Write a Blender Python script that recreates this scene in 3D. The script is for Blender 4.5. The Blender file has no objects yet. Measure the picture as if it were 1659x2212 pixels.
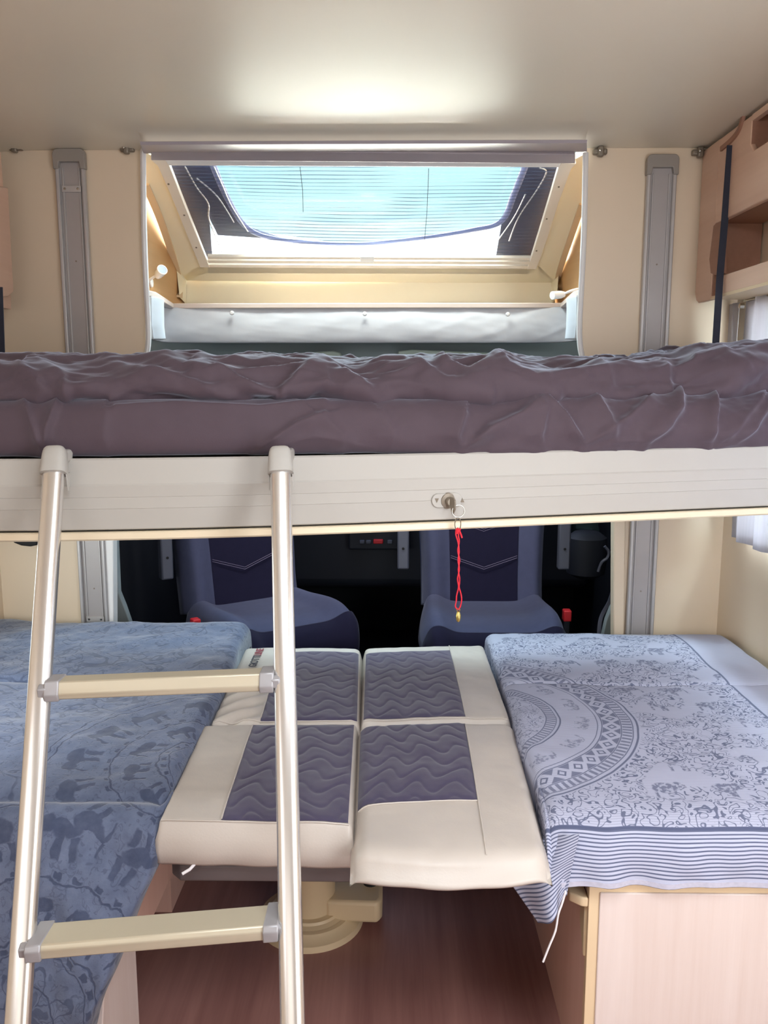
import bpy, bmesh, math, random
import numpy as np
from mathutils import Vector, Matrix
random.seed(4); RS = np.random.RandomState(7)
SC = bpy.context.scene; COL = SC.collection
R = math.radians

# ------------------------------------------------------------------ camera
EYE = Vector((0.0, 0.0, 1.30)); FPX = 1800.0; PITCH = R(8.9); YAW = R(0.8)
cp, sp, cy_, sy_ = math.cos(PITCH), math.sin(PITCH), math.cos(YAW), math.sin(YAW)
FWD = Vector((-sy_*cp, cy_*cp, -sp)); RGT = Vector((cy_, sy_, 0)); UPV = RGT.cross(FWD).normalized()
cam_d = bpy.data.cameras.new('camera'); cam = bpy.data.objects.new('camera', cam_d); COL.objects.link(cam)
m = Matrix((RGT, UPV, -FWD)).transposed().to_4x4(); m.translation = EYE; cam.matrix_world = m
cam_d.sensor_fit = 'HORIZONTAL'; cam_d.sensor_width = 36.0; cam_d.lens = 36.0*FPX/1659.0
cam_d.clip_start = 0.02; cam_d.clip_end = 200
SC.camera = cam
SC.view_settings.view_transform = 'Standard'; SC.view_settings.look = 'None'
SC.view_settings.exposure = 1.02; SC.view_settings.gamma = 1.0; SC.view_settings.use_curve_mapping = False

# ------------------------------------------------------------------ sky, daylight and added lamps
w = bpy.data.worlds.new('sky'); SC.world = w; w.use_nodes = True
nt = w.node_tree; nt.nodes.clear()
tc = nt.nodes.new('ShaderNodeTexCoord'); sx = nt.nodes.new('ShaderNodeSeparateXYZ'); nt.links.new(tc.outputs['Generated'], sx.inputs[0])
ns = nt.nodes.new('ShaderNodeTexNoise'); ns.inputs['Scale'].default_value = 5.0; ns.inputs['Detail'].default_value = 3
nt.links.new(tc.outputs['Generated'], ns.inputs['Vector'])
rp = nt.nodes.new('ShaderNodeValToRGB'); e = rp.color_ramp.elements
e[0].position = 0.40; e[0].color = (2.6, 2.35, 2.0, 1)
e[1].position = 0.53; e[1].color = (1.6, 1.75, 1.7, 1)
n2 = e.new(0.555); n2.color = (0.78, 1.05, 1.08, 1)
n3 = e.new(0.64); n3.color = (0.56, 0.95, 1.05, 1)
n4 = e.new(0.9); n4.color = (0.6, 0.8, 1.0, 1)
ma = nt.nodes.new('ShaderNodeMath'); ma.operation = 'MULTIPLY_ADD'; nt.links.new(sx.outputs['Z'], ma.inputs[0]); ma.inputs[1].default_value = 0.5; ma.inputs[2].default_value = 0.46
mb = nt.nodes.new('ShaderNodeMath'); mb.operation = 'MULTIPLY_ADD'; nt.links.new(ns.outputs[0], mb.inputs[0]); mb.inputs[1].default_value = 0.08; nt.links.new(ma.outputs[0], mb.inputs[2])
nt.links.new(mb.outputs[0], rp.inputs[0])
bg = nt.nodes.new('ShaderNodeBackground'); bg.inputs['Strength'].default_value = 0.6; nt.links.new(rp.outputs[0], bg.inputs[0])
wo = nt.nodes.new('ShaderNodeOutputWorld'); nt.links.new(bg.outputs[0], wo.inputs[0])

def area(name, loc, target, sx_, sy2, power, color):
    l = bpy.data.lights.new(name, 'AREA'); l.shape = 'RECTANGLE'; l.size = sx_; l.size_y = sy2; l.energy = power; l.color = color
    o = bpy.data.objects.new(name, l); COL.objects.link(o); o.location = loc
    d = Vector(target) - Vector(loc); o.rotation_euler = d.to_track_quat('-Z', 'Y').to_euler(); return o
area('added_rear_light', (-0.3, -1.85, 1.35), (-0.1, 1.5, 1.0), 1.4, 0.8, 3.0, (1.0, 0.96, 0.92))  # unseen lamp added behind the camera; the rear wall has no window
area('added_right_light', (0.92, 0.30, 0.80), (-0.1, 1.3, 0.6), 0.8, 1.2, 10.5, (0.90, 0.95, 1.0))  # unseen lamp added low on the right to brighten bed front and bench
area('added_left_light', (-1.03, -0.2, 1.15), (0.6, 1.0, 0.6), 0.8, 0.6, 2, (0.95, 0.97, 1.0))  # unseen fill lamp added in front of the closed left wall
area('added_top_light', (0.1, 0.35, 1.90), (0.1, 0.75, 0.4), 0.5, 0.5, 8, (0.84, 0.92, 1.0))  # unseen lamp added under the closed ceiling to light the cushion tops
area('daylight_over_cab', (-0.1, 3.25, 2.45), (-0.05, 2.2, 1.3), 1.1, 0.5, 48, (0.80, 0.94, 1.0))
area('daylight_bench_window', (1.20, 1.72, 1.14), (-0.2, 1.8, 1.0), 1.3, 0.6, 50, (0.80, 0.90, 1.0))
area('added_low_left_light', (-1.06, 1.75, 0.85), (-0.2, 2.3, 0.75), 0.7, 0.4, 2.0, (0.84, 0.94, 0.97))  # lamp added at the closed left wall for cooler light low down
area('added_bed_front_light', (0.93, 0.62, 1.35), (0.35, 1.75, 1.12), 0.45, 0.35, 3.0, (0.90, 0.95, 1.0))  # unseen lamp added to brighten the right end of the bed front
area('added_ceiling_light', (-0.1, 3.75, 1.60), (-0.1, 2.1, 1.96), 1.3, 0.5, 82, (1.0, 0.94, 0.82))  # lamp added outside, aimed up through the roof window to brighten the ceiling
area('added_lining_light', (-0.1, 2.25, 3.1), (-0.1, 3.12, 1.62), 1.2, 0.5, 38, (1.0, 0.95, 0.86))  # lamp added over the roof window to brighten lining and shelf panel
area('added_cab_light', (0.0, 3.6, 1.22), (0.0, 2.9, 0.5), 1.2, 0.3, 1.5, (0.6, 0.72, 1.0))  # fill lamp added inside the dark cab to lift its tone

# ------------------------------------------------------------------ pixel to point helpers
def ray(px, py): return FWD + RGT*((px-829.5)/FPX) + UPV*((1106-py)/FPX)
def UY(px, py, Y): d = ray(px, py); return EYE + d*((Y-EYE.y)/d.y)
def UZ(px, py, Z): d = ray(px, py); return EYE + d*((Z-EYE.z)/d.z)
def UX(px, py, X): d = ray(px, py); return EYE + d*((X-EYE.x)/d.x)
def UP(px, py, p0, n): d = ray(px, py); return EYE + d*((Vector(p0)-EYE).dot(n)/d.dot(n))
def project(P):   # numpy (n,3) -> px, py
    q = P - np.array(EYE); a = q@np.array(FWD)
    return 829.5 + FPX*(q@np.array(RGT))/a, 1106 - FPX*(q@np.array(UPV))/a

# ------------------------------------------------------------------ node maths
class V:
    def __init__(s, nt, sock): s.nt = nt; s.s = sock
    def _op(s, op, *a, clamp=False):
        n = s.nt.nodes.new('ShaderNodeMath'); n.operation = op; n.use_clamp = clamp
        for i, x in enumerate((s,)+a):
            if isinstance(x, V): s.nt.links.new(x.s, n.inputs[i])
            else: n.inputs[i].default_value = x
        return V(s.nt, n.outputs[0])
    def __add__(s, o): return s._op('ADD', o)
    __radd__ = __add__
    def __mul__(s, o): return s._op('MULTIPLY', o)
    __rmul__ = __mul__
    def __sub__(s, o): return s._op('SUBTRACT', o)
    def __rsub__(s, o): return (s*-1.0)+o
    def __truediv__(s, o): return s._op('DIVIDE', o)
    def abs(s): return s._op('ABSOLUTE')
    def sin(s): return s._op('SINE')
    def cos(s): return s._op('COSINE')
    def sqrt(s): return s._op('SQRT')
    def frac(s): return s._op('FRACT')
    def floor(s): return s._op('FLOOR')
    def min(s, o): return s._op('MINIMUM', o)
    def max(s, o): return s._op('MAXIMUM', o)
    def atan2(s, o): return s._op('ARCTAN2', o)
    def lt(s, t, soft):      # 1 when s < t, soft edge
        n = s.nt.nodes.new('ShaderNodeMapRange'); n.interpolation_type = 'SMOOTHSTEP'
        s.nt.links.new(s.s, n.inputs[0]); n.inputs[1].default_value = t-soft; n.inputs[2].default_value = t+soft; n.inputs[3].default_value = 1; n.inputs[4].default_value = 0
        return V(s.nt, n.outputs[0])
    def gt(s, t, soft): return 1.0 - s.lt(t, soft)
def noise(nt, vec, scale, detail=2.0, rough=0.5, dist=0.0):
    n = nt.nodes.new('ShaderNodeTexNoise'); n.inputs['Scale'].default_value = scale; n.inputs['Detail'].default_value = detail
    n.inputs['Roughness'].default_value = rough; n.inputs['Distortion'].default_value = dist
    if vec is not None: nt.links.new(vec, n.inputs['Vector'])
    return V(nt, n.outputs[0])
def mixc(nt, f, a, b):
    n = nt.nodes.new('ShaderNodeMix'); n.data_type = 'RGBA'
    if isinstance(f, V): nt.links.new(f.s, n.inputs[0])
    else: n.inputs[0].default_value = f
    for i, c in ((6, a), (7, b)):
        if isinstance(c, (tuple, list)): n.inputs[i].default_value = (*c, 1)
        else: nt.links.new(c, n.inputs[i])
    return n.outputs[2]
def lin(c): return tuple(((x/255)/12.92 if x/255 <= 0.04045 else ((x/255+0.055)/1.055)**2.4) for x in c)
def base(name, rough=0.5, metal=0.0, spec=0.5):
    m = bpy.data.materials.new(name); m.use_nodes = True; nt = m.node_tree; b = nt.nodes['Principled BSDF']
    b.inputs['Roughness'].default_value = rough; b.inputs['Metallic'].default_value = metal; b.inputs['Specular IOR Level'].default_value = spec
    return m, nt, b
def coords(nt, kind='Object', scale=(1, 1, 1)):
    t = nt.nodes.new('ShaderNodeTexCoord'); mp = nt.nodes.new('ShaderNodeMapping'); mp.inputs['Scale'].default_value = scale
    nt.links.new(t.outputs[kind], mp.inputs['Vector']); return mp.outputs[0]
def bump(nt, b, h, strength, dist=0.002):
    n = nt.nodes.new('ShaderNodeBump'); n.inputs['Strength'].default_value = strength; n.inputs['Distance'].default_value = dist
    nt.links.new(h.s, n.inputs['Height']); nt.links.new(n.outputs[0], b.inputs['Normal'])
def plain(name, rgb, rough=0.5, metal=0.0, vary=0.06, nscale=6.0, bmp=0.0, bscale=300.0, spec=0.5, sheen=0.0):
    m, nt, b = base(name, rough, metal, spec); c = lin(rgb); v = coords(nt)
    n = noise(nt, v, nscale, 3)
    nt.links.new(mixc(nt, n, tuple(x*(1-vary) for x in c), tuple(min(1, x*(1+vary)) for x in c)), b.inputs['Base Color'])
    if bmp: bump(nt, b, noise(nt, v, bscale, 2), bmp, 0.001)
    if sheen: b.inputs['Sheen Weight'].default_value = sheen; b.inputs['Sheen Tint'].default_value = (0.78, 0.82, 1.0, 1); b.inputs['Sheen Roughness'].default_value = 0.4
    return m
def wood(name, dark, light, rough=0.45, axis=2, scale=14):
    m, nt, b = base(name, rough)
    s = [scale]*3; s[axis] = scale*0.05
    v = coords(nt, 'Object', s); n1 = noise(nt, v, 1.0, 5, 0.6, 0.8); s2 = [scale*9]*3; s2[axis] = scale*0.4
    n2_ = noise(nt, coords(nt, 'Object', s2), 1.0, 3, 0.6)
    f = ((n1-0.35)*1.6 + (n2_-0.5)*0.6)._op('MULTIPLY', 1.0, clamp=True)
    nt.links.new(mixc(nt, f, lin(dark), lin(light)), b.inputs['Base Color']); bump(nt, b, n2_, 0.08, 0.0006)
    return m

M = {}
M['ceiling'] = plain('ceiling gloss', (228, 219, 200), 0.38, 0, 0.02, 1.5, spec=0.6)
M['wall'] = plain('cream wall', (226, 206, 180), 0.45, 0, 0.03, 3, 0.03, 250)
M['lining'] = plain('cream lining', (253, 242, 214), 0.5, 0, 0.02, 3)
M['headershade'] = plain('header lining', (168, 158, 162), 0.5)  # darker grey puts the shade below the ceiling edge into the colour
M['white'] = plain('white plastic', (238, 236, 234), 0.35, 0, 0.02)
M['frame'] = plain('window frame plastic', (236, 226, 212), 0.4, 0, 0.02)
M['rail'] = plain('lift rail aluminium', (188, 184, 182), 0.4, 0.35, 0.05, 20)
M['railin'] = plain('lift rail channel', (172, 166, 164), 0.45, 0.3, 0.05, 20)
M['greypl'] = plain('grey plastic', (150, 142, 134), 0.45)
M['bracket'] = plain('bracket metal', (135, 124, 110), 0.4, 0.4)
M['steel'] = plain('steel', (175, 170, 160), 0.25, 1.0)
M['alu'] = plain('anodised aluminium', (225, 222, 218), 0.26, 0.85, 0.02, 30)
M['rung'] = plain('rung coated aluminium', (196, 186, 164), 0.4, 0.3, 0.03, 20)
M['cap'] = plain('ladder cap grey', (172, 168, 162), 0.5, 0.0, 0.05, 80, 0.1, 500)
M['joint'] = plain('ladder joint grey', (165, 163, 166), 0.4, 0.3)
M['fascia'] = plain('bed fascia', (172, 167, 160), 0.5, 0.0, 0.02, 2)
M['trimrail'] = plain('bed trim rail', (226, 210, 182), 0.4, 0.1, 0.02)
M['black'] = plain('black rubber', (12, 12, 16), 0.7)
M['plum'] = plain('plum bed linen', (76, 62, 70), 0.75, 0, 0.08, 30, 0.25, 700, 0.35, 0.5)
M['leather'] = plain('cream leather', (196, 186, 177), 0.42, 0, 0.05, 12, 0.18, 260)
M['leatherside'] = plain('cream leather side', (214, 196, 178), 0.45, 0, 0.05, 12, 0.18, 260)
M['tabletop'] = plain('table edge', (98, 88, 88), 0.5)
M['beigepl'] = plain('beige plastic', (214, 192, 156), 0.45)
M['floor'] = wood('dark laminate floor', (132, 90, 84), (178, 132, 122), 0.42, 1, 9)
M['benchwood'] = wood('pale bench wood', (218, 200, 192), (236, 224, 220), 0.45, 2, 9)
M['sidewood'] = wood('bench side wood', (222, 180, 164), (236, 200, 186), 0.45, 2, 9)
M['woodtrim'] = plain('beige wood trim', (226, 200, 164), 0.45)
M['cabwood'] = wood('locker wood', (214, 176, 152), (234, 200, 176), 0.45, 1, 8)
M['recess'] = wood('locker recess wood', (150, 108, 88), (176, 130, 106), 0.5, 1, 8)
M['niche'] = wood('niche wood', (196, 150, 98), (216, 172, 120), 0.5, 1, 6)
M['strap'] = plain('black webbing', (42, 44, 58), 0.8, 0, 0.1, 80, 0.4, 900)
M['shelf'] = plain('shelf board', (222, 204, 192), 0.45)
M['quiltwhite'] = plain('insulating mat silver white', (206, 208, 214), 0.5, 0, 0.05, 20, 0.1, 90)
M['cabgrey'] = plain('cab headliner grey', (130, 140, 142), 0.6)
M['visor'] = plain('sun visor green grey', (176, 188, 176), 0.5)
M['cabdark'] = plain('cab dark plastic', (34, 38, 50), 0.6)
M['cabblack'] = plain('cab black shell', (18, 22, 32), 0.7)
M['doorgrey'] = plain('cab door card', (150, 158, 160), 0.5)
M['seatdark'] = plain('seat cover navy', (30, 28, 54), 0.9, 0, 0.1, 40, 0.3, 600, 0.2, 0.15)
M['seatlight'] = plain('seat bolster lavender grey', (80, 84, 114), 0.9, 0, 0.1, 40, 0.3, 600, 0.2, 0.15)
M['seatgrey'] = plain('seat bracket grey', (92, 96, 112), 0.5)
M['red'] = plain('red plastic', (225, 50, 60), 0.4)
M['redcord'] = plain('red cord', (215, 30, 50), 0.6, 0, 0.15, 300)
M['brass'] = plain('brass', (205, 185, 110), 0.25, 0.9)
M['thread'] = plain('pale thread', (120, 112, 140), 0.8)
M['string'] = plain('white string', (238, 234, 236), 0.8)
M['hem'] = plain('hem weave', (186, 184, 200), 0.9, 0, 0.2, 120)
M['lampblue'] = plain('lamp lens', (150, 170, 205), 0.2)
M['gasket'] = plain('window gasket', (128, 132, 165), 0.4)
M['shroudshade'] = plain('window shroud', (62, 62, 84), 0.35)  # dark blue stands in for the shaded inside of the window frame
M['benchgrey'] = plain('grey bench upholstery', (172, 168, 178), 0.9, 0, 0.05, 30, 0.3, 600, 0.2)
M['ink'] = plain('dark lettering', (62, 58, 66), 0.6)
M['inkred'] = plain('red lettering', (130, 50, 62), 0.6)
M['board'] = plain('bed underside', (186, 172, 150), 0.6)
M['mirrorglass'] = plain('mirror glass', (150, 190, 190), 0.08, 0.9)

def translucent(name, rgb, t=0.5, stripes=0):
    m, nt, b = base(name, 0.8, 0, 0.2); c = lin(rgb)
    v = coords(nt, 'Object', (1, 1, 0.02)); n = noise(nt, v, 160, 2)
    col = mixc(nt, n, tuple(x*0.88 for x in c), c); nt.links.new(col, b.inputs['Base Color'])
    tr = nt.nodes.new('ShaderNodeBsdfTranslucent'); nt.links.new(col, tr.inputs[0])
    mx = nt.nodes.new('ShaderNodeMixShader'); mx.inputs[0].default_value = t
    nt.links.new(b.outputs[0], mx.inputs[1]); nt.links.new(tr.outputs[0], mx.inputs[2])
    nt.links.new(mx.outputs[0], nt.nodes['Material Output'].inputs[0]); return m
M['curtain'] = translucent('curtain voile', (216, 212, 216), 0.28)
M['whitepanel'] = translucent('white blind box', (250, 250, 252), 0.75)

def glass(name, tint):
    m = bpy.data.materials.new(name); m.use_nodes = True; nt = m.node_tree; nt.nodes.remove(nt.nodes['Principled BSDF'])
    t = nt.nodes.new('ShaderNodeBsdfTransparent'); t.inputs[0].default_value = (*tint, 1)
    g = nt.nodes.new('ShaderNodeBsdfGlossy'); g.inputs['Roughness'].default_value = 0.03
    f = nt.nodes.new('ShaderNodeFresnel'); f.inputs[0].default_value = 1.35
    mx = nt.nodes.new('ShaderNodeMixShader'); ge = nt.nodes.new('ShaderNodeNewGeometry'); fb = V(nt, f.outputs[0])*(1.0-V(nt, ge.outputs['Backfacing']))
    nt.links.new(fb.s, mx.inputs[0]); nt.links.new(t.outputs[0], mx.inputs[1]); nt.links.new(g.outputs[0], mx.inputs[2])
    nt.links.new(mx.outputs[0], nt.nodes['Material Output'].inputs[0]); return m
M['glass'] = glass('roof glass', (0.95, 1.0, 1.0))

def mat_blind():
    m = bpy.data.materials.new('pleated fly screen'); m.use_nodes = True; nt = m.node_tree; b = nt.nodes['Principled BSDF']
    b.inputs['Roughness'].default_value = 0.8
    uv = nt.nodes.new('ShaderNodeUVMap'); s = nt.nodes.new('ShaderNodeSeparateXYZ'); nt.links.new(uv.outputs[0], s.inputs[0])
    x, y = V(nt, s.outputs[0]), V(nt, s.outputs[1])
    nz = noise(nt, uv.outputs[0], 2.2, 2)
    f = (y*27.0 + (nz-0.5)*1.2).frac(); crease = ((f-0.5).abs()).lt(0.075, 0.05)
    fade = noise(nt, uv.outputs[0], 4.0, 2).gt(0.42, 0.12)
    a = crease*(0.22+0.4*fade) + 0.13
    b.inputs['Base Color'].default_value = (*lin((88, 100, 128)), 1)
    tp = nt.nodes.new('ShaderNodeBsdfTransparent'); mx = nt.nodes.new('ShaderNodeMixShader')
    nt.links.new(a.s, mx.inputs[0]); nt.links.new(tp.outputs[0], mx.inputs[1]); nt.links.new(b.outputs[0], mx.inputs[2])
    nt.links.new(mx.outputs[0], nt.nodes['Material Output'].inputs[0]); return m
M['blind'] = mat_blind()

def mat_quilt():
    m, nt, b = base('quilted plum fabric', 0.92, 0, 0.2)
    v = coords(nt); n = noise(nt, v, 60, 3); c = lin((70, 63, 88))
    nt.links.new(mixc(nt, n, tuple(x*.85 for x in c), tuple(x*1.12 for x in c)), b.inputs['Base Color'])
    b.inputs['Sheen Weight'].default_value = 0.3
    bump(nt, b, noise(nt, v, 700, 2), 0.35, 0.001); return m
M['quilt'] = mat_quilt()

def polar(nt, x, y, c):
    dx, dy = x-c[0], y-c[1]; r = (dx*dx+dy*dy).sqrt(); return dx, dy, r, dy.atan2(dx)
def ring(r, r0, wd): return (r-r0).abs().lt(wd, 0.0009)
def band(r, a, b_): return r.gt(a, 0.0008)*r.lt(b_, 0.0008)

def mat_elephant_cover(c, rin, rout, vborder, xedge):     # pale cover with mandala rings, scrolls and a striped border
    m, nt, b = base('pale printed cotton cover', 0.9, 0, 0.2)
    uvn = nt.nodes.new('ShaderNodeUVMap'); vec = uvn.outputs[0]; s = nt.nodes.new('ShaderNodeSeparateXYZ'); nt.links.new(vec, s.inputs[0])
    x, y = V(nt, s.outputs[0]), V(nt, s.outputs[1])
    wob = noise(nt, vec, 14, 2)-0.5; xw = x+wob*0.006; yw = y+wob*0.006
    dx, dy, r, th = polar(nt, xw, yw, c)
    k = rout-rin
    ink = ring(r, rout, 0.0022).max(ring(r, rout-0.010, 0.0012)).max(ring(r, rout-0.034, 0.0012)).max(ring(r, rout-0.075, 0.0013)).max(ring(r, rout-0.084, 0.0010))
    tick = (th*150.0).sin().gt(0.0, 0.25)*band(r, rout-0.032, rout-0.012); ink = ink.max(tick*0.85)
    # diamonds and zigzag triangles
    f = (th*(46/6.2832)).frac(); rr = ((r-(rout-0.054))/0.019)
    dmd = ((f-0.5).abs()*2.0+rr.abs()*0.9)
    inb = band(r, rout-0.073, rout-0.036)
    ink = ink.max(((dmd-0.42).abs().lt(0.12, 0.04))*inb).max(dmd.gt(1.15, 0.05)*inb*0.9)
    # inner mandala
    ink = ink.max(ring(r, rin, 0.0018)).max(ring(r, rin-0.008, 0.0009)).max(ring(r, rin-0.030, 0.0012))
    ink = ink.max((th*110.0).sin().gt(0.0, 0.25)*band(r, rin-0.029, rin-0.009)*0.8)
    # scroll work
    n1 = noise(nt, vec, 40, 0.0, 0.4, 1.6); scr = ((n1*3.4).frac()-0.5).abs().lt(0.13, 0.05)
    cell = noise(nt, vec, 9.0, 0.0); area_ = cell.gt(0.42, 0.02)
    outside = r.gt(rout+0.006, 0.002); inside = band(r, rin+0.006, rout-0.09); core = r.lt(rin-0.034, 0.001)
    n3_ = noise(nt, vec, 60, 1.0, 0.5, 1.2); fine = ((n3_*3.0).frac()-0.5).abs().lt(0.09, 0.04)
    ink = ink.max(scr*area_*outside).max(fine*core*0.85)
    # animal figures: staggered lattice of bodies with legs
    def figures(px_, py_, mask):
        row = py_.floor(); fx = (px_+row*0.5).frac()-0.5; fy = py_.frac()-0.5
        body = ((fx*fx)/(0.22*0.22)+((fy-0.05)*(fy-0.05))/(0.17*0.17)).sqrt().lt(1.0, 0.12)
        head = (((fx-0.24)*(fx-0.24))/(0.10*0.10)+((fy-0.12)*(fy-0.12))/(0.13*0.13)).sqrt().lt(1.0, 0.15)
        legs = ((fx*22.0).sin().gt(0.1, 0.2))*(fx.abs().lt(0.2, 0.02))*((fy+0.2).abs().lt(0.13, 0.02))
        trunk = ((fx-0.37+(fy*9.0).sin()*0.03).abs().lt(0.025, 0.01))*((fy+0.02).abs().lt(0.17, 0.02))
        return (body.max(head).max(legs).max(trunk))*mask
    tex = noise(nt, vec, 130, 2)
    fig = figures(x*9.0, y*10.0, outside*(1.0-area_))
    ink = ink.max(fig*(0.25+0.85*tex.gt(0.47, 0.06))*0.8)
    fig2 = figures(th*2.4, r*17.0, inside); ink = ink.max(fig2*(0.2+0.7*tex.gt(0.5, 0.06))*0.75)
    intop = y.gt(vborder, 0.001)
    left_ = x.lt(xedge, 0.001)
    edge = (x-xedge).abs().lt(0.003, 0.001)
    ink = (ink*intop*left_).max(edge*intop)
    # weave stripes everywhere, strong ones past the border
    st = (y*(6.2832/0.0052)).sin().gt(0.2, 0.3)*0.20*intop
    st2 = ((y+wob*0.002)*(6.2832/0.0066)).sin().gt(0.35, 0.25)*0.85*(1.0-intop)
    bord = (y-vborder).abs().lt(0.0035, 0.001)
    total = ink*0.78
    total = total.max(st).max(st2).max(bord*0.9)
    col = mixc(nt, total, lin((180, 182, 202)), lin((64, 72, 102)))
    nt.links.new(col, b.inputs['Base Color'])
    bump(nt, b, noise(nt, vec, 500, 2), 0.25, 0.0012); return m

def mat_dark_blanket(c1, c2):
    m, nt, b = base('blue grey plush blanket', 0.95, 0, 0.15)
    b.inputs['Sheen Weight'].default_value = 0.5; b.inputs['Sheen Roughness'].default_value = 0.35
    uvn = nt.nodes.new('ShaderNodeUVMap'); vec = uvn.outputs[0]; s = nt.nodes.new('ShaderNodeSeparateXYZ'); nt.links.new(vec, s.inputs[0])
    x, y = V(nt, s.outputs[0]), V(nt, s.outputs[1]); wob = noise(nt, vec, 22, 3)-0.5; wob2 = noise(nt, vec, 31, 3)-0.5; x2 = x+wob*0.030; y2 = y+wob2*0.030
    def mandala(c, R1, n):
        dx, dy, r, th = polar(nt, x2, y2, c)
        ink = ring(r, R1, 0.0018).max(ring(r, R1*0.56, 0.0018)).max(ring(r, R1*0.46, 0.0014)).max(ring(r, R1*1.62, 0.0022)).max(ring(r, R1*1.7, 0.0016)).max(ring(r, R1*0.2, 0.0016))
        def ele(f, q, flip=1.0):    # f angle cell -0.5..0.5, q radial -0.5..0.5
            body = ((f*f)/(0.25*0.25)+((q-0.06)*(q-0.06))/(0.17*0.17)).sqrt().lt(1.0, 0.12)
            head = (((f-0.28)*(f-0.28))/(0.11*0.11)+((q-0.12)*(q-0.12))/(0.15*0.15)).sqrt().lt(1.0, 0.15)
            legs = ((f*24.0).sin().gt(0.0, 0.25))*(f.abs().lt(0.24, 0.02))*((q+0.24).abs().lt(0.16, 0.02))
            tr = ((f-0.40+(q*8.0).sin()*0.03).abs().lt(0.03, 0.01))*((q+0.03).abs().lt(0.22, 0.02))
            return body.max(head).max(legs).max(tr)
        fa = (th*(n/6.2832)).frac()-0.5
        q1 = (r-R1*0.78)/(R1*0.40); e1 = ele(fa, q1)*band(r, R1*0.59, R1*0.97)
        fb = (th*(n*1.5/6.2832)).frac()-0.5
        q2 = (r-R1*1.34)/(R1*0.50); e2 = ele(fb, q2)*band(r, R1*1.06, R1*1.6)
        dots = ((th*36.0).sin().gt(0.35, 0.2))*((r-R1*1.035).abs().lt(R1*0.018, 0.001))
        dots2 = ((th*22.0).sin().gt(0.2, 0.2))*((r-R1*0.51).abs().lt(R1*0.025, 0.001))
        fl = ((th*6.0).sin()*0.35+0.6)*(R1*0.36); flo = ((r-fl).abs().lt(0.0035, 0.001)).max((r-fl*0.5).lt(0.0, 0.002)*0.8)*r.lt(R1*0.42, 0.001)
        return ink.max(e1).max(e2*0.9).max(dots).max(dots2).max(flo*0.8), r
    a, r1 = mandala(c1, 0.205, 10); d, r2 = mandala(c2, 0.215, 10)
    near1 = (r1-r2).lt(0.0, 0.002)
    ink = a*near1 + d*(1.0-near1)
    far = (r1.min(r2)).gt(0.37, 0.005)
    n1 = noise(nt, vec, 16, 1.0, 0.5, 1.5); swirl = ((n1*2.6).frac()-0.5).abs().lt(0.10, 0.04)
    ink = ink.max(swirl*far*0.7)
    n9 = noise(nt, vec, 44, 1.0, 0.5, 2.0); ink = ink.max(((n9*2.4).frac()-0.5).abs().lt(0.09, 0.05)*0.45)
    mott = noise(nt, vec, 26, 4, 0.65); ink = ink*(0.55+0.6*noise(nt, vec, 70, 3))
    basec = mixc(nt, mott, lin((72, 82, 108)), lin((124, 134, 160)))
    col = mixc(nt, (ink*0.72)._op('MULTIPLY', 1.0, clamp=True), basec, lin((44, 52, 78)))
    nt.links.new(col, b.inputs['Base Color'])
    bump(nt, b, (noise(nt, vec, 380, 3)*0.5 - ink*0.9), 0.5, 0.0016); return m

# ------------------------------------------------------------------ mesh helpers
def new(name, verts, faces, mat, parent=None, smooth=False, uvs=None, flip=False):
    me = bpy.data.meshes.new(name)
    me.from_pydata([tuple(v) for v in verts], [], [tuple(f) for f in faces]); me.update()
    bm = bmesh.new(); bm.from_mesh(me)
    if uvs is None: bmesh.ops.recalc_face_normals(bm, faces=bm.faces)
    bm.to_mesh(me); bm.free()
    if smooth:
        for p in me.polygons: p.use_smooth = True
    if uvs is not None:
        l = me.uv_layers.new(name='UVMap'); idx = np.zeros(len(me.loops), dtype=np.int32); me.loops.foreach_get('vertex_index', idx)
        l.data.foreach_set('uv', np.asarray(uvs, dtype=np.float32)[idx].ravel())
    if mat: me.materials.append(mat if not isinstance(mat, str) else M[mat])
    o = bpy.data.objects.new(name, me); COL.objects.link(o)
    if parent: attach(o, parent)
    return o
def attach(o, parent):
    o.parent = parent; o.matrix_parent_inverse = Matrix.Translation(-world_of(parent))
def world_of(p):
    v = Vector(p.location)
    return v
def thing(name, label, cat, loc=(0, 0, 0), group=None):
    o = bpy.data.objects.new(name, None); COL.objects.link(o); o.location = loc; o.empty_display_size = 0.05
    o['label'] = label; o['category'] = cat
    if group: o['group'] = group
    return o
def tag(o, label, cat, group=None):
    o['label'] = label; o['category'] = cat
    if group: o['group'] = group
    return o
def struct(o, label=None):
    o['kind'] = 'structure'; o['label'] = label or ''; 
    if not label: del o['label']
    return o
def bevel(o, wd, seg=2, ang=30):
    md = o.modifiers.new('bevel', 'BEVEL'); md.width = wd; md.segments = seg; md.limit_method = 'ANGLE'; md.angle_limit = R(ang)
    for p in o.data.polygons: p.use_smooth = True
    try: o.data.set_sharp_from_angle(angle=R(50))
    except Exception: pass
    return o
def box(name, lo, hi, mat, parent=None, bv=0.0, seg=2):
    x0, y0, z0 = lo; x1, y1, z1 = hi
    v = [(x, y, z) for x in (x0, x1) for y in (y0, y1) for z in (z0, z1)]
    f = [(0, 1, 3, 2), (4, 6, 7, 5), (0, 4, 5, 1), (2, 3, 7, 6), (0, 2, 6, 4), (1, 5, 7, 3)]
    o = new(name, v, f, mat, parent)
    if bv: bevel(o, bv, seg)
    return o
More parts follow.
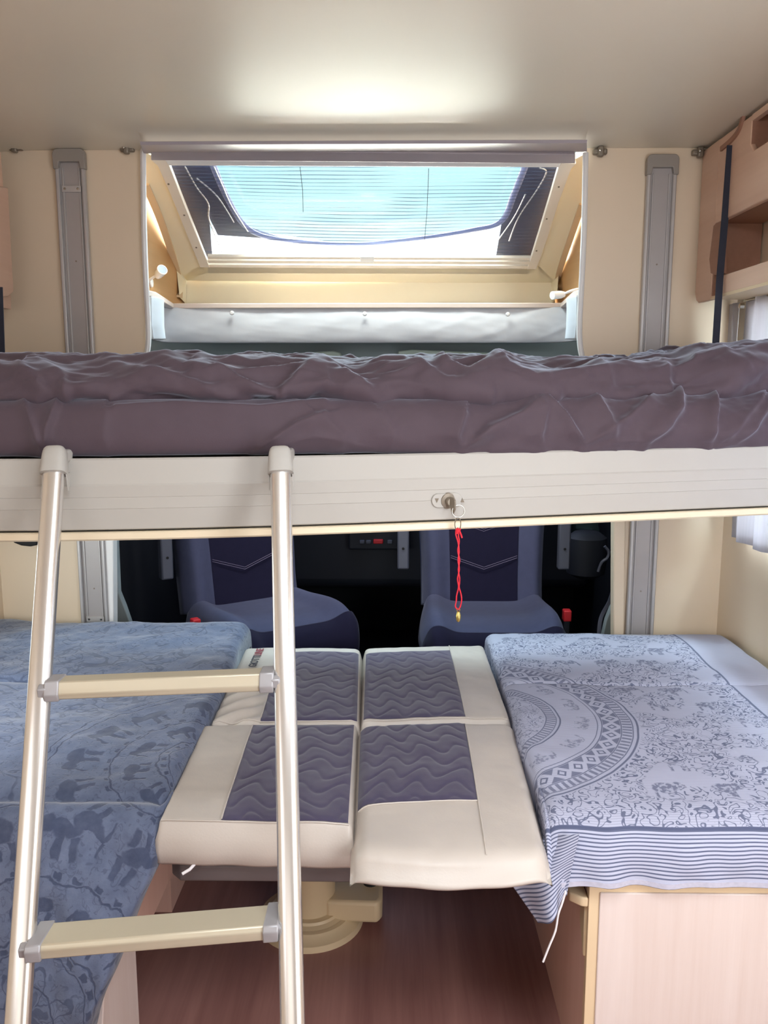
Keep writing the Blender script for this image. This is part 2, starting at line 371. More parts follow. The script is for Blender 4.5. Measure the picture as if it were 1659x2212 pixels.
def prism(name, pts, vec, mat, parent=None, bv=0.0, seg=2):
    n = len(pts); vec = Vector(vec); v = [Vector(p) for p in pts] + [Vector(p)+vec for p in pts]
    f = [list(range(n)), list(range(2*n-1, n-1, -1))] + [(i, (i+1) % n, (i+1) % n+n, i+n) for i in range(n)]
    o = new(name, v, f, mat, parent)
    if bv: bevel(o, bv, seg)
    return o
def smoothpath(pts, n=8):
    P = [Vector(p) for p in pts]; out = []
    for i in range(len(P)-1):
        p0, p1, p2, p3 = P[max(i-1, 0)], P[i], P[i+1], P[min(i+2, len(P)-1)]
        for k in range(n):
            t = k/n; out.append(0.5*((2*p1)+(p2-p0)*t+(2*p0-5*p1+4*p2-p3)*t*t+(3*p1-p0-3*p2+p3)*t**3))
    return out+[P[-1]]
def sweep(name, path, profile, mat, parent=None, up=(0, 0, 1), closed=False, smooth=True, scale=None):
    path = [Vector(p) for p in path]; n = len(path); k = len(profile); verts = []; up = Vector(up)
    for i, p in enumerate(path):
        a = path[(i-1) % n] if (closed or i > 0) else p; b_ = path[(i+1) % n] if (closed or i < n-1) else p
        t = (b_-a).normalized(); s = t.cross(up)
        if s.length < 1e-4: s = t.cross(Vector((1, 0, 0)))
        s.normalize(); u = s.cross(t); sc = scale[i] if scale else 1
        for q in profile: verts.append(p+s*q[0]*sc+u*q[1]*sc)
    faces = []
    for i in range(n if closed else n-1):
        for j in range(k): faces.append((i*k+j, i*k+(j+1) % k, ((i+1) % n)*k+(j+1) % k, ((i+1) % n)*k+j))
    if not closed: faces += [list(range(k-1, -1, -1)), list(range((n-1)*k, n*k))]
    o = new(name, verts, faces, mat, parent, smooth)
    if smooth:
        try: o.data.set_sharp_from_angle(angle=R(45))
        except Exception: pass
    return o
def circ(r, n=10, ry=None): return [(r*math.cos(2*math.pi*i/n), (ry or r)*math.sin(2*math.pi*i/n)) for i in range(n)]
def tube(name, path, r, mat, parent=None, n=8, closed=False, up=(0.1, 0.2, 1)): return sweep(name, path, circ(r, n), mat, parent, up, closed)
def lathe(name, prof, centre, mat, parent=None, n=40, axis=(0, 0, 1)):
    ax = Vector(axis).normalized(); a = ax.orthogonal().normalized(); b_ = ax.cross(a); c = Vector(centre); verts = []; k = len(prof)
    for i in range(n):
        t = 2*math.pi*i/n; d = a*math.cos(t)+b_*math.sin(t)
        for r, h in prof: verts.append(c+d*r+ax*h)
    faces = [(i*k+j, ((i+1) % n)*k+j, ((i+1) % n)*k+j+1, i*k+j+1) for i in range(n) for j in range(k-1)]
    faces += [[i*k for i in range(n)], [i*k+k-1 for i in range(n)]]
    o = new(name, verts, faces, mat, parent, True); o.data.set_sharp_from_angle(angle=R(35)); return o
def grid(name, P, mat, parent=None, uv=None, thick=0.0, smooth=True):   # P (nv,nu,3)
    nv, nu, _ = P.shape; idx = np.arange(nv*nu).reshape(nv, nu)
    q = np.stack([idx[:-1, :-1], idx[:-1, 1:], idx[1:, 1:], idx[1:, :-1]], -1).reshape(-1, 4)
    if uv is None: uv = np.stack(np.meshgrid(np.linspace(0, 1, nu), np.linspace(0, 1, nv)), -1)
    me = bpy.data.meshes.new(name); me.from_pydata(P.reshape(-1, 3).tolist(), [], q.tolist()); me.update()
    me.polygons.foreach_set('use_smooth', [smooth]*len(me.polygons))
    l = me.uv_layers.new(name='UVMap'); ii = np.zeros(len(me.loops), dtype=np.int32); me.loops.foreach_get('vertex_index', ii)
    l.data.foreach_set('uv', uv.reshape(-1, 2).astype(np.float32)[ii].ravel())
    me.materials.append(M[mat] if isinstance(mat, str) else mat)
    o = bpy.data.objects.new(name, me); COL.objects.link(o)
    if parent: attach(o, parent)
    if thick:
        md = o.modifiers.new('thickness', 'SOLIDIFY'); md.thickness = thick; md.offset = -1
    return o
_lat = RS.rand(256, 256)
def vnoise(x, y):   # smooth value noise, -1..1
    xi = np.floor(x).astype(int); yi = np.floor(y).astype(int); fx = x-xi; fy = y-yi; fx = fx*fx*fx*(fx*(fx*6-15)+10); fy = fy*fy*fy*(fy*(fy*6-15)+10)
    g = lambda a, b_: _lat[a % 256, b_ % 256]
    return 2*((g(xi, yi)*(1-fx)+g(xi+1, yi)*fx)*(1-fy)+(g(xi, yi+1)*(1-fx)+g(xi+1, yi+1)*fx)*fy)-1
def fbm(x, y, o=4): return sum(vnoise(x*2**i+17*i, y*2**i+31*i)*0.5**i for i in range(o))
def ridged(x, y, o=3): return sum((1-np.abs(vnoise(x*2**i+13*i, y*2**i+7*i))*2)*0.5**i for i in range(o))
def seg_dist(px, py, pl):   # distance to polyline with signed side
    best = np.full(px.shape, 1e9); side = np.zeros(px.shape)
    for (x0, y0), (x1, y1) in zip(pl[:-1], pl[1:]):
        dx, dy = x1-x0, y1-y0; L = dx*dx+dy*dy; t = np.clip(((px-x0)*dx+(py-y0)*dy)/L, 0, 1)
        d = np.hypot(px-(x0+t*dx), py-(y0+t*dy)); s = np.sign((px-x0)*dy-(py-y0)*dx); mk = d < best
        best = np.where(mk, d, best); side = np.where(mk, s, side)
    return best, side
def normals(P):
    a = np.gradient(P, axis=1); b_ = np.gradient(P, axis=0); n = np.cross(a, b_); return n/np.maximum(np.linalg.norm(n, axis=-1, keepdims=True), 1e-9)
def folds(P, ridges, extra=0, cap=0.013, mult=1.5, wm=1.0, fade=1.0):
    N = normals(P); px, py = project(P.reshape(-1, 3)); px = px.reshape(P.shape[:2]); py = py.reshape(P.shape[:2]); h = np.zeros(px.shape)
    for pl, wd, ht in ridges:
        d, s = seg_dist(px, py, pl); w1 = np.where(s > 0, wd*0.8, wd*2.6)*wm; h += mult*ht*np.exp(-(d/w1)**1.25)
    h = cap*np.tanh(h/cap)*fade
    return P + N*(h+extra)[..., None], h

# ------------------------------------------------------------------ setting: shell of the motorhome
ZC = UY(785, 322, 2.5).z
XL = UY(12, 1380, 2.5).x; XR = UY(1552, 1300, 2.5).x
struct(box('floor', (XL-0.1, -2.0, -0.03), (XR+0.1, 4.3, 0.0), 'floor'))
# ceiling with a rolled front edge, closed behind the camera
cl = []
ye = UZ(785, 284, ZC).y; xm0 = UY(300, 308, ye+0.01).x; xm1 = UY(1270, 308, ye+0.01).x
cx = np.sort(np.concatenate([np.linspace(XL-0.02, XR+0.02, 56), [xm0-0.004, xm0+0.004, xm1-0.004, xm1+0.004]])); prof = [(-2.0, ZC)]+[(y, ZC+0.0) for y in (-1, 0, 0.7, 1.2, 1.8, 2.2, 2.36)]+[(2.40, ZC-0.001), (2.43, ZC-0.004), (2.455, ZC-0.012), (2.47, ZC-0.024), (2.49, ZC-0.03), (2.51, ZC-0.031)]
ye = UZ(785, 284, ZC).y
midp = [(y, ZC) for y in (-2.0, -1, 0, 0.7, 1.2, 1.6, 2.0, ye-0.06)]+[(ye-0.03, ZC), (ye-0.01, ZC-0.001), (ye+0.005, ZC-0.004), (ye+0.014, ZC-0.009), (ye+0.018, ZC-0.016), (ye+0.019, ZC-0.018)]
P = np.zeros((len(prof), 60, 3))
for j, (y, z) in enumerate(prof):
    for i, x in enumerate(cx):
        edge = max(0, abs(x-(XL+XR)/2)-((XR-XL)/2-0.22))/0.22
        mid = 1.0 if xm0 < x < xm1 else 0.0
        P[j, i] = (x, y, ZC - 0.010*edge**2) if mid == 0.0 else (x, midp[j][0], midp[j][1])
struct(grid('ceiling', P, 'ceiling', thick=-0.03))
struct(box('wall_rear', (XL-0.1, -2.05, 0), (XR+0.1, -2.0, ZC), 'wall'))
def wall_with_hole(name, X0, X1, y0, y1, hy0, hy1, hz0, hz1, mat):
    v = []; f = []
    def b_(ya, yb, za, zb):
        n = len(v)
        for x in (X0, X1):
            for y in (ya, yb):
                for z in (za, zb): v.append((x, y, z))
        f.extend([tuple(n+i for i in q) for q in ((0, 1, 3, 2), (4, 6, 7, 5), (0, 4, 5, 1), (2, 3, 7, 6), (0, 2, 6, 4), (1, 5, 7, 3))])
    b_(y0, hy0, 0, ZC); b_(hy1, y1, 0, ZC); b_(hy0, hy1, 0, hz0); b_(hy0, hy1, hz1, ZC)
    return struct(new(name, v, f, mat))
wall_with_hole('wall_right', XR, XR+0.04, -2.0, 2.5, 1.05, 2.32, 0.89, 1.48, 'wall')
struct(box('wall_left', (XL-0.04, -2.0, 0), (XL, 2.5, ZC), 'wall'))
Yw = 2.50
def Wp(px, py, Y=Yw): return UY(px, py, Y)
lu = [(303, 312), (306, 480), (310, 600), (314, 690), (314, 775)]
zmid = 1.2
pl = [Vector((XL-0.02, Yw, ZC)), ]+[Wp(*p) for p in lu]
pl += [Vector((Wp(314, 775).x-0.02, Yw, zmid)), Vector((Wp(243, 1170).x, Yw, zmid)), Wp(243, 1400), Vector((Wp(243, 1400).x, Yw, 0)), Vector((XL-0.02, Yw, 0))]
pl[1].z = ZC
struct(prism('wall_front_left', pl, (0, 0.03, 0), 'wall'))
ru = [(1268, 312), (1266, 480), (1262, 600), (1257, 690), (1255, 775)]
pr = [Vector((XR+0.02, Yw, ZC))]+[Wp(*p) for p in ru]
pr += [Vector((Wp(1255, 775).x+0.02, Yw, zmid)), Vector((Wp(1328, 1115).x, Yw, zmid)), Wp(1328, 1400), Vector((Wp(1328, 1400).x, Yw, 0)), Vector((XR+0.02, Yw, 0))]
pr[1].z = ZC
struct(prism('wall_front_right', pr, (0, 0.03, 0), 'wall'))
# white edge beads on the pass-through opening
def beadpath(pts, Y): return smoothpath([Wp(a, b_, Y) for a, b_ in pts], 6)
tl = struct(sweep('trim_1', beadpath([(309, 322), (311, 480), (315, 600), (320, 690), (320, 745), (312, 790)], 2.488), circ(0.0085, 8), 'white', up=(0, -1, 0)))
tr = struct(sweep('trim_2', beadpath([(1265, 330), (1262, 480), (1257, 600), (1252, 690), (1253, 745), (1262, 790)], 2.488), circ(0.0085, 8), 'white', up=(0, -1, 0)))
struct(prism('trim_3', [Wp(224, 1150, 2.49), Wp(244, 1150, 2.49), Wp(246, 1400, 2.49), Wp(232, 1400, 2.49)], (0, 0.04, 0), 'white', bv=0.003))
struct(prism('trim_4', [Wp(1326, 1100, 2.49), Wp(1352, 1100, 2.49), Wp(1348, 1420, 2.49), Wp(1325, 1420, 2.49)], (0, 0.04, 0), 'wall', bv=0.004))
# cab shell behind the opening
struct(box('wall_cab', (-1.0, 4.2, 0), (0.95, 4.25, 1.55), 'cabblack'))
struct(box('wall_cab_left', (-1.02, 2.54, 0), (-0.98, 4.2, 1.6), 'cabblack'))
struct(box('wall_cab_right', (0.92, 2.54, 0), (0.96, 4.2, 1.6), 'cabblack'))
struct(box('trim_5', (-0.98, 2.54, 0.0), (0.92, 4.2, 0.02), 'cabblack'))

struct(prism('cab_light_shield', [(-1.0, 3.15, 1.545), (-1.0, 3.17, 1.57), (-1.0, 4.22, 1.20), (-1.0, 4.2, 1.17)], (1.93, 0, 0), 'cabblack'))  # unseen sheet added to stop lamp light spilling down through the cab
struct(box('added_cab_bulkhead', (-0.84, 2.5, 0.02), (0.72, 2.54, 0.40), 'cabblack'))  # unseen bulkhead added to block cab light from the floor
# ------------------------------------------------------------------ overhead roof window in the sloping front
wt = UY(785, 352, 2.56); wb = UY(795, 580, 3.10)
slope = (wb-wt); slope.x = 0; slope.normalize(); WN = Vector((1, 0, 0)).cross(slope).normalized()
if WN.dot(EYE-wt) < 0: WN = -WN
def Q(px, py, off=0.0): return UP(px, py, wt - WN*off, WN)
# lining around the window (with the window hole): built as strips
def strip(name, A, B, mat, parent=None, th=0.012):
    n = len(A); v = [p for p in A]+[p for p in B]+[p-WN*th for p in A]+[p-WN*th for p in B]; f = []
    for i in range(n-1):
        f += [(i, i+1, n+i+1, n+i), (2*n+i, 3*n+i, 3*n+i+1, 2*n+i+1), (i, 2*n+i, 2*n+i+1, i+1), (n+i, n+i+1, 3*n+i+1, 3*n+i)]
    f += [(0, n, 3*n, 2*n), (n-1, 3*n-1, 4*n-1, 2*n-1)]
    return new(name, v, f, mat, parent)
Lout = [(296, 318), (300, 360), (314, 398), (342, 462), (366, 530), (381, 580), (388, 612)]
Lin = [(352, 350), (362, 358), (380, 400), (402, 455), (428, 520), (445, 570), (449, 588)]
Rout = [(1284, 322), (1276, 365), (1258, 440), (1238, 498), (1218, 556), (1207, 592), (1202, 618)]
Rin = [(1226, 352), (1216, 360), (1204, 400), (1186, 455), (1164, 520), (1148, 570), (1144, 588)]
lin1 = struct(strip('wall_lining_left', [Q(*p) for p in smooth2] if False else [Q(*p) for p in Lout], [Q(*p) for p in Lin], 'lining', th=0.02))
lin2 = struct(strip('wall_lining_right', [Q(*p) for p in Rin], [Q(*p) for p in Rout], 'lining', th=0.02))
struct(strip('wall_lining_bottom', [Q(388, 606), Q(449, 607), Q(1144, 612), Q(1202, 612)], [Q(430, 572), Q(449, 572), Q(1144, 575), Q(1165, 575)], 'lining', th=0.02))
struct(new('wall_header', [Vector((xm0, ye+0.019, ZC-0.018)), Vector((xm1, ye+0.019, ZC-0.018)), Vector((xm1, ye+0.024, UY(785, 311, ye+0.024).z)), Vector((xm0, ye+0.024, UY(785, 311, ye+0.024).z)), Vector((xm1+0.03, Q(785, 330, -0.02).y, Q(785, 330, -0.02).z)), Vector((xm0-0.03, Q(785, 330, -0.02).y, Q(785, 330, -0.02).z))], [(0, 1, 2, 3), (3, 2, 4, 5)], 'headershade'))
# vertical panel between the lining and the shelf
ybk = Q(795, 608).y
struct(prism('wall_shelf_back', [UY(398, 603, ybk+0.01), UY(1195, 609, ybk+0.01), UY(1200, 665, ybk+0.01), UY(388, 660, ybk+0.01)], (0, 0.02, 0), 'lining'))
# curved cheeks beside the shelf, closing the lining towards the panel
struct(prism('trim_6', [Q(381, 580)+Vector((0, 0, 0)), Q(402, 604), UY(400, 655, ybk), UY(388, 642, ybk-0.1)], (0, 0.01, 0), 'lining'))
struct(prism('trim_7', [Q(1207, 592), Q(1192, 608), UY(1192, 655, ybk), UY(1203, 642, ybk-0.1)], (0, 0.01, 0), 'lining'))
# beige return edges of the niches
struct(sweep('trim_8', smoothpath([Q(p[0], p[1], -0.002) for p in Lout[2:]]+[UY(387, 640, ybk-0.1)], 5), [(-0.012, -0.003), (0.012, -0.003), (0.012, 0.004), (-0.012, 0.004)], 'woodtrim', up=WN))
struct(sweep('trim_9', smoothpath([Q(p[0], p[1], -0.002) for p in Rout[2:]]+[UY(1203, 640, ybk-0.1)], 5), [(-0.010, -0.003), (0.010, -0.003), (0.010, 0.004), (-0.010, 0.004)], 'woodtrim', up=WN))
# niche side walls
xsl = UY(316, 500, 2.53).x-0.06; xsr = UY(1258, 500, 2.53).x+0.06
zs = UY(795, 655, 2.97).z
struct(box('wall_niche_left', (xsl-0.01, 2.53, zs-0.01), (xsl, 3.4, ZC), 'niche'))
struct(box('wall_niche_right', (xsr, 2.53, zs-0.01), (xsr+0.01, 3.4, ZC), 'niche'))
struct(box('wall_niche_back_left', (xsl, 3.28, zs-0.01), (xsl+0.35, 3.30, ZC-0.2), 'niche'))
struct(box('wall_niche_back_right', (xsr-0.35, 3.28, zs-0.01), (xsr, 3.30, ZC-0.2), 'niche'))

# window_1: frame, blind, glass
wf = struct(prism('window_1', [Q(449, 572, -0.0), Q(449, 590, 0), Q(1144, 592, 0), Q(1144, 575, 0)], -WN*0.008, 'frame'))
def wpart(name, o, label=None):
    o.name = name
    if label: o['label'] = label
    return o
fl_ = strip('frame_side', [Q(a, b_, -0.014) for a, b_ in [(325, 345), (340, 358), (372, 430), (400, 500), (420, 548), (432, 578)]], [Q(a, b_, -0.014) for a, b_ in [(358, 345), (366, 358), (392, 425), (420, 495), (441, 548), (453, 578)]], 'frame', wf, 0.016); bevel(fl_, 0.002)
fr_ = strip('frame_side', [Q(a, b_, -0.014) for a, b_ in [(1212, 352), (1206, 362), (1186, 430), (1165, 500), (1149, 552), (1138, 582)]], [Q(a, b_, -0.014) for a, b_ in [(1245, 354), (1234, 366), (1208, 436), (1186, 505), (1169, 555), (1158, 582)]], 'frame', wf, 0.016); bevel(fr_, 0.002)
prism('frame_header', [Q(326, 324, -0.03), Q(1243, 334, -0.03), Q(1243, 354, -0.03), Q(326, 347, -0.03)], -WN*0.03, 'headershade', wf, bv=0.003)
prism('frame_lip', [Q(356, 346, -0.018), Q(1212, 352, -0.018), Q(1208, 362, -0.018), Q(364, 358, -0.018)], -WN*0.02, 'white', wf, bv=0.002)
for a, b_, c in ((555, 560, 0.020), (563, 569, 0.016), (572, 578, 0.012)):
    prism('frame_rib', [Q(448, a, -c), Q(1146, a+3, -c), Q(1144, b_+3, -c), Q(450, b_, -c)], -WN*0.012, 'frame', wf, bv=0.0015)
prism('latch', [Q(778, 556, -0.03), Q(808, 556, -0.03), Q(808, 568, -0.03), Q(778, 568, -0.03)], -WN*0.012, 'white', wf, bv=0.003)
for a, b_ in ((364, 398), (398, 465), (424, 535), (1207, 404), (1181, 473), (1159, 542)):
    lathe('screw', [(0.0001, 0.0015), (0.003, 0.001), (0.003, -0.001), (0.0001, -0.001)], Q(a, b_, -0.015), 'bracket', wf, 10, WN)
# pleated screen: a zigzag sheet
npl = 27*2; P = np.zeros((npl+1, 40, 3)); uv = np.zeros((npl+1, 40, 2))
for j in range(npl+1):
    v = j/npl; a = Q(366-0+(445-366)*v, 357+(556-357)*v, 0.006); b_ = Q(1206+(1146-1206)*v, 361+(558-361)*v, 0.006)
    for i in range(40):
        u = i/39; p = a.lerp(b_, u) + slope*(0.02*math.sin(math.pi*u)*math.sin(math.pi*v)) - WN*(0.004*(j % 2))
        P[j, i] = p; uv[j, i] = (u, v + 0.000)
bl = grid('pleated_blind', P, 'blind', wf, uv=uv, smooth=False); bl['label'] = 'sheer pleated blind'
for px0, px1, ya, yb in ((648, 655, 360, 458), (926, 915, 364, 545)):
    tube('blind_cord', [Q(px0, ya, 0.0), Q((px0+px1)/2+2, (ya+yb)/2, -0.002), Q(px1, yb, 0.0)], 0.0009, 'strap', wf, 6)
# outer shroud: dark cheeks, curved gasket and white lower box, set 6-9 cm beyond the blind
def S(px, py): return Q(px, py, 0.055)
prism('shroud_cheek', [S(345, 335), S(452, 335), S(490, 430), S(532, 495), S(600, 517), S(470, 508), S(452, 470), S(462, 600), S(430, 600)], -WN*0.012, 'shroudshade', wf)
prism('shroud_cheek', [S(1225, 335), S(1140, 335), S(1112, 415), S(1084, 478), S(1064, 600), S(1165, 600)], -WN*0.012, 'shroudshade', wf)
gp = smoothpath([S(a, b_) for a, b_ in [(455, 345), (492, 430), (536, 494), (610, 518), (760, 528), (900, 516), (1020, 497), (1083, 478), (1112, 415), (1140, 345)]], 6)
gpart = sweep('glass_gasket', gp, circ(0.011, 8, 0.006), 'gasket', wf, up=WN)
prism('lower_box', [Q(462, 470, 0.075), Q(530, 500, 0.075), Q(760, 532, 0.075), Q(1000, 505, 0.075), Q(1085, 480, 0.075), Q(1085, 610, 0.075), Q(440, 610, 0.075)], -WN*0.006, 'whitepanel', wf)
prism('glass_pane', [Q(440, 325, 0.10), Q(1150, 325, 0.10), Q(1100, 600, 0.10), Q(480, 600, 0.10)], -WN*0.004, 'glass', wf)
for pts in ([(400, 360), (425, 405), (450, 440), (452, 475), (480, 545)], [(462, 360), (480, 400), (500, 445), (535, 500)], [(425, 385), (470, 425), (505, 480)]):
    sweep('shroud_glint', smoothpath([Q(a, b_, 0.045) for a, b_ in pts], 5), circ(0.0025, 6), 'rail', wf, up=WN)  # thin pale rods stand in for reflections beside the glass
for pts in ([(1165, 362), (1180, 372), (1160, 410), (1120, 470), (1100, 520)], [(1135, 420), (1110, 470), (1075, 520)]):
    sweep('shroud_glint', smoothpath([Q(a, b_, 0.045) for a, b_ in pts], 5), circ(0.0025, 6), 'rail', wf, up=WN)

# shelf (U shaped) and the padded mat hanging below
yf = 2.97
def cut(pxL, pxR, y): return [UY(pxL, 655, y), UY(pxR, 655, y)]
L0 = UY(375, 655, yf); R0 = UY(1211, 658, yf); L1 = UY(318, 625, 2.54); R1 = UY(1254, 640, 2.54)
zt = L0.z; th = 0.018
outl = [(xsl+0.001, 2.54), (L1.x, 2.54), (L1.x+0.01, 2.60), (L0.x, yf), (R0.x, yf), (R1.x-0.01, 2.60), (R1.x, 2.54), (xsr-0.001, 2.54), (xsr-0.001, 3.27), (xsl+0.001, 3.27)]
sh = prism('overhead_shelf', [(x, y, zt-th) for x, y in outl], (0, 0, th), 'shelf', bv=0.003)
tag(sh, 'pale U-shaped ledge running under the roof window', 'shelf')
# padded mat: grid hanging below the shelf following its inner edge
path = smoothpath([(L1.x+0.004, 2.545, 0), (L1.x+0.012, 2.65, 0), (L0.x-0.05, 2.88, 0), (L0.x+0.06, yf+0.015, 0), (0, yf+0.02, 0), (R0.x-0.06, yf+0.015, 0), (R0.x+0.05, 2.88, 0), (R1.x-0.012, 2.65, 0), (R1.x-0.004, 2.545, 0)], 24)
nu = len(path); nv = 34; P = np.zeros((nv, nu, 3)); zbm = UY(795, 737, yf).z
for i, p in enumerate(path):
    for j in range(nv):
        v = j/(nv-1); x, y = p.x, p.y; zb = zbm - (0.0 if y > 2.9 else 0.012*(2.9-y)/0.35)
        z = zt-th-0.001 + (zb-(zt-th))*v
        bul = 0.012*math.sin(math.pi*v)**0.7
        n_ = 0.0025*(fbm(np.array([x*9.0+z*14]), np.array([z*11.0-x*5]), 3)[0]) + 0.003*math.exp(-((x*0.9-(z-1.5)*2.2+0.1) % 0.19-0.09)**2/0.0004)*math.sin(math.pi*v)
        P[j, i] = (x, y-bul-n_, z)
mt = thing('insulating_mat', 'white padded insulating mat buttoned up under the overhead ledge', 'mat', (0, yf, zbm))
grid('mat_panel', P, 'quiltwhite', mt, thick=0.008)
for a, b_ in ((329, 660), (501, 676), (788, 678), (1097, 679), (1247, 664)):
    yy = yf-0.012 if 375 < a < 1211 else 2.58
    lathe('stud', [(0.0001, 0.007), (0.005, 0.006), (0.0075, 0.002), (0.0075, -0.004), (0.0001, -0.004)], UY(a, b_, yy), 'white', mt, 14, (0, -1, 0))
# cab headliner part with visor, dark windscreen region
hl = thing('cab_headliner', 'dull grey cab headliner seen between padded mat and duvet', 'headliner', (0, 3.2, 1.3))
prism('headliner_panel', [UY(322, 660, 3.12), UY(380, 656, 3.12), UY(1212, 660, 3.12), UY(1262, 664, 3.12), UY(1262, 860, 3.12), UY(322, 860, 3.12)], (0, 0.02, 0), 'cabgrey', hl)
prism('sun_visor', [UY(a, b_, 3.08) for a, b_ in ((520, 778), (560, 768), (720, 758), (735, 762), (742, 775), (742, 800), (520, 800))], (0, 0.02, 0), 'visor', hl, bv=0.004)
prism('sun_visor', [UY(a, b_, 3.08) for a, b_ in ((860, 758), (890, 755), (1060, 762), (1100, 772), (1100, 800), (860, 800))], (0, 0.02, 0), 'visor', hl, bv=0.004)
prism('visor_clip', [UY(672, 764, 3.06), UY(690, 763, 3.06), UY(692, 772, 3.06), UY(672, 772, 3.06)], (0, 0.02, 0), 'black', hl, bv=0.002)

# reading lamps in the niches
rl = thing('reading_lamp', 'white spot lamp standing up with bluish lens in the niche', 'lamp', UY(340, 600, 2.72))
d0 = (UY(352, 582, 2.70)-UY(325, 602, 2.74)).normalized()
hp = UY(345, 590, 2.71); ax = Vector((0.55, -0.7, 0.35)).normalized()
lathe('lamp_head', [(0.0001, -0.022), (0.010, -0.020), (0.013, -0.01), (0.016, 0.018), (0.0165, 0.024), (0.014, 0.0245), (0.013, 0.021), (0.0001, 0.020)], hp, 'white', rl, 24, ax)
lathe('lamp_lens', [(0.0001, 0.0235), (0.0135, 0.0235), (0.0135, 0.020), (0.0001, 0.020)], hp, 'lampblue', rl, 24, ax)
tube('lamp_neck', smoothpath([hp-ax*0.02, UY(333, 598, 2.73), UY(322, 606, 2.74), Vector((xsl+0.004, 2.76, UY(318, 610, 2.75).z))], 5), 0.004, 'white', rl)
lathe('lamp_base', [(0.0001, 0.006), (0.014, 0.005), (0.015, 0), (0.0001, 0)], Vector((xsl+0.001, 2.76, UY(318, 610, 2.75).z)), 'white', rl, 20, (1, 0, 0))
r2 = thing('reading_lamp', 'white spot lamp lying flat on the ledge end', 'lamp', UY(1225, 632, 2.72))
h2 = UY(1206, 637, 2.72); a2 = Vector((-0.85, -0.45, -0.12)).normalized()
lathe('lamp_head', [(0.0001, -0.024), (0.009, -0.022), (0.012, -0.01), (0.0125, 0.018), (0.013, 0.024), (0.0001, 0.0245)], h2, 'white', r2, 24, a2)
tube('lamp_neck', smoothpath([h2-a2*0.02, UY(1232, 629, 2.70), UY(1250, 624, 2.69), UY(1280, 620, 2.70)], 5), 0.004, 'white', r2)

# ------------------------------------------------------------------ bed lift rails on the front wall
def rail(label, X0, X1, ztop, zbot, Y, screws, plates, grooves):
    t = thing('lift_rail', label, 'rail', ((X0+X1)/2, Y, zbot), 'aluminium rails for the drop-down bed')
    w_ = X1-X0; e_ = 0.011
    # back plate
    box('channel', (X0+e_*0.8, Y-0.004, zbot), (X1-e_*0.8, Y, ztop-0.01), 'railin', t)
    for a in (0, 1):
        xa = X0 if a == 0 else X1-e_
        box('flange', (xa, Y-0.016, zbot), (xa+e_, Y, ztop-0.03), 'rail', t, 0.003)
        xg = X0+e_+0.006 if a == 0 else X1-e_-0.010
        box('inner_lip', (xg, Y-0.008, zbot), (xg+0.004, Y-0.003, ztop-0.05), 'rail', t, 0.001)
    # rounded end cap
    r_ = 0.014; pts = [Vector((X0-0.003, Y-0.02, ztop-0.055)), Vector((X0-0.003, Y-0.02, ztop-r_))]
    for k in range(7): an = math.pi-k*math.pi/12; pts.append(Vector((X0-0.003+r_+r_*math.cos(an), Y-0.02, ztop-r_+r_*math.sin(an))))
    for k in range(7): an = math.pi/2-k*math.pi/12; pts.append(Vector((X1+0.003-r_+r_*math.cos(an), Y-0.02, ztop-r_+r_*math.sin(an))))
    pts += [Vector((X1+0.003, Y-0.02, ztop-0.055)), Vector((X1-0.010, Y-0.02, ztop-0.055)), Vector((X1-0.014, Y-0.02, ztop-0.035)), Vector((X0+0.014, Y-0.02, ztop-0.035)), Vector((X0+0.010, Y-0.02, ztop-0.055))]
    prism('end_cap', pts, (0, 0.02, 0), 'greypl', t, bv=0.003)
    for z in plates:
        pl_ = box('carriage_plate', (X0+e_+0.004, Y-0.010, z-0.009), (X1-e_-0.004, Y-0.004, z+0.009), 'rail', t, 0.001)
        for s_ in (0.28, 0.72): lathe('plate_screw', [(0.0001, 0.002), (0.0035, 0.0015), (0.0035, 0), (0.0001, 0)], (X0+w_*s_, Y-0.010, z), 'steel', t, 10, (0, -1, 0))
    for z in screws: lathe('screw', [(0.0001, 0.001), (0.0025, 0.001), (0.0025, 0), (0.0001, 0)], ((X0+X1)/2, Y-0.004, z), 'bracket', t, 8, (0, -1, 0))
    return t
xa = Wp(119, 340).x; xb = Wp(186, 340).x
rail('left aluminium bed rail with screwed plate near its grey top cap', xa+0.004, xb, Wp(150, 325).z, 0.45, 2.497, [Wp(165, 565).z, Wp(195, 1270).z], [Wp(152, 410).z, Wp(196, 1335).z], 1)
xa = Wp(1396, 350).x; xb = Wp(1460, 350).x
rail('right aluminium bed rail with plain channel beside the wooden lockers', xa, xb, Wp(1428, 337).z, 0.45, 2.497, [Wp(1418, 572).z, Wp(1383, 1276).z], [], 1)
# metal clips under the ceiling
for (a, b_), lb in zip(((34, 319), (275, 322), (1296, 328), (1510, 330)), ('brown metal clip in the far left ceiling corner', 'brown metal clip left of the roof window, above the white bead', 'brown metal clip just right of the roof window', 'brown metal hook clip beside the wooden locker end')):
    c = Wp(a, b_, 2.49); t = thing('ceiling_clip', lb, 'clip', c, 'metal clips under the ceiling edge')
    box('clip_plate', (c.x-0.020, 2.482, c.z-0.008), (c.x+0.020, 2.499, c.z+0.008), 'bracket', t, 0.004)
    box('clip_tongue', (c.x-0.008, 2.472, c.z-0.016), (c.x+0.008, 2.49, c.z+0.013), 'bracket', t, 0.004)
    lathe('clip_pin', [(0.0001, 0.006), (0.004, 0.005), (0.0045, 0), (0.0001, 0)], (c.x-0.004, 2.472, c.z), 'steel', t, 10, (0, -1, 0))

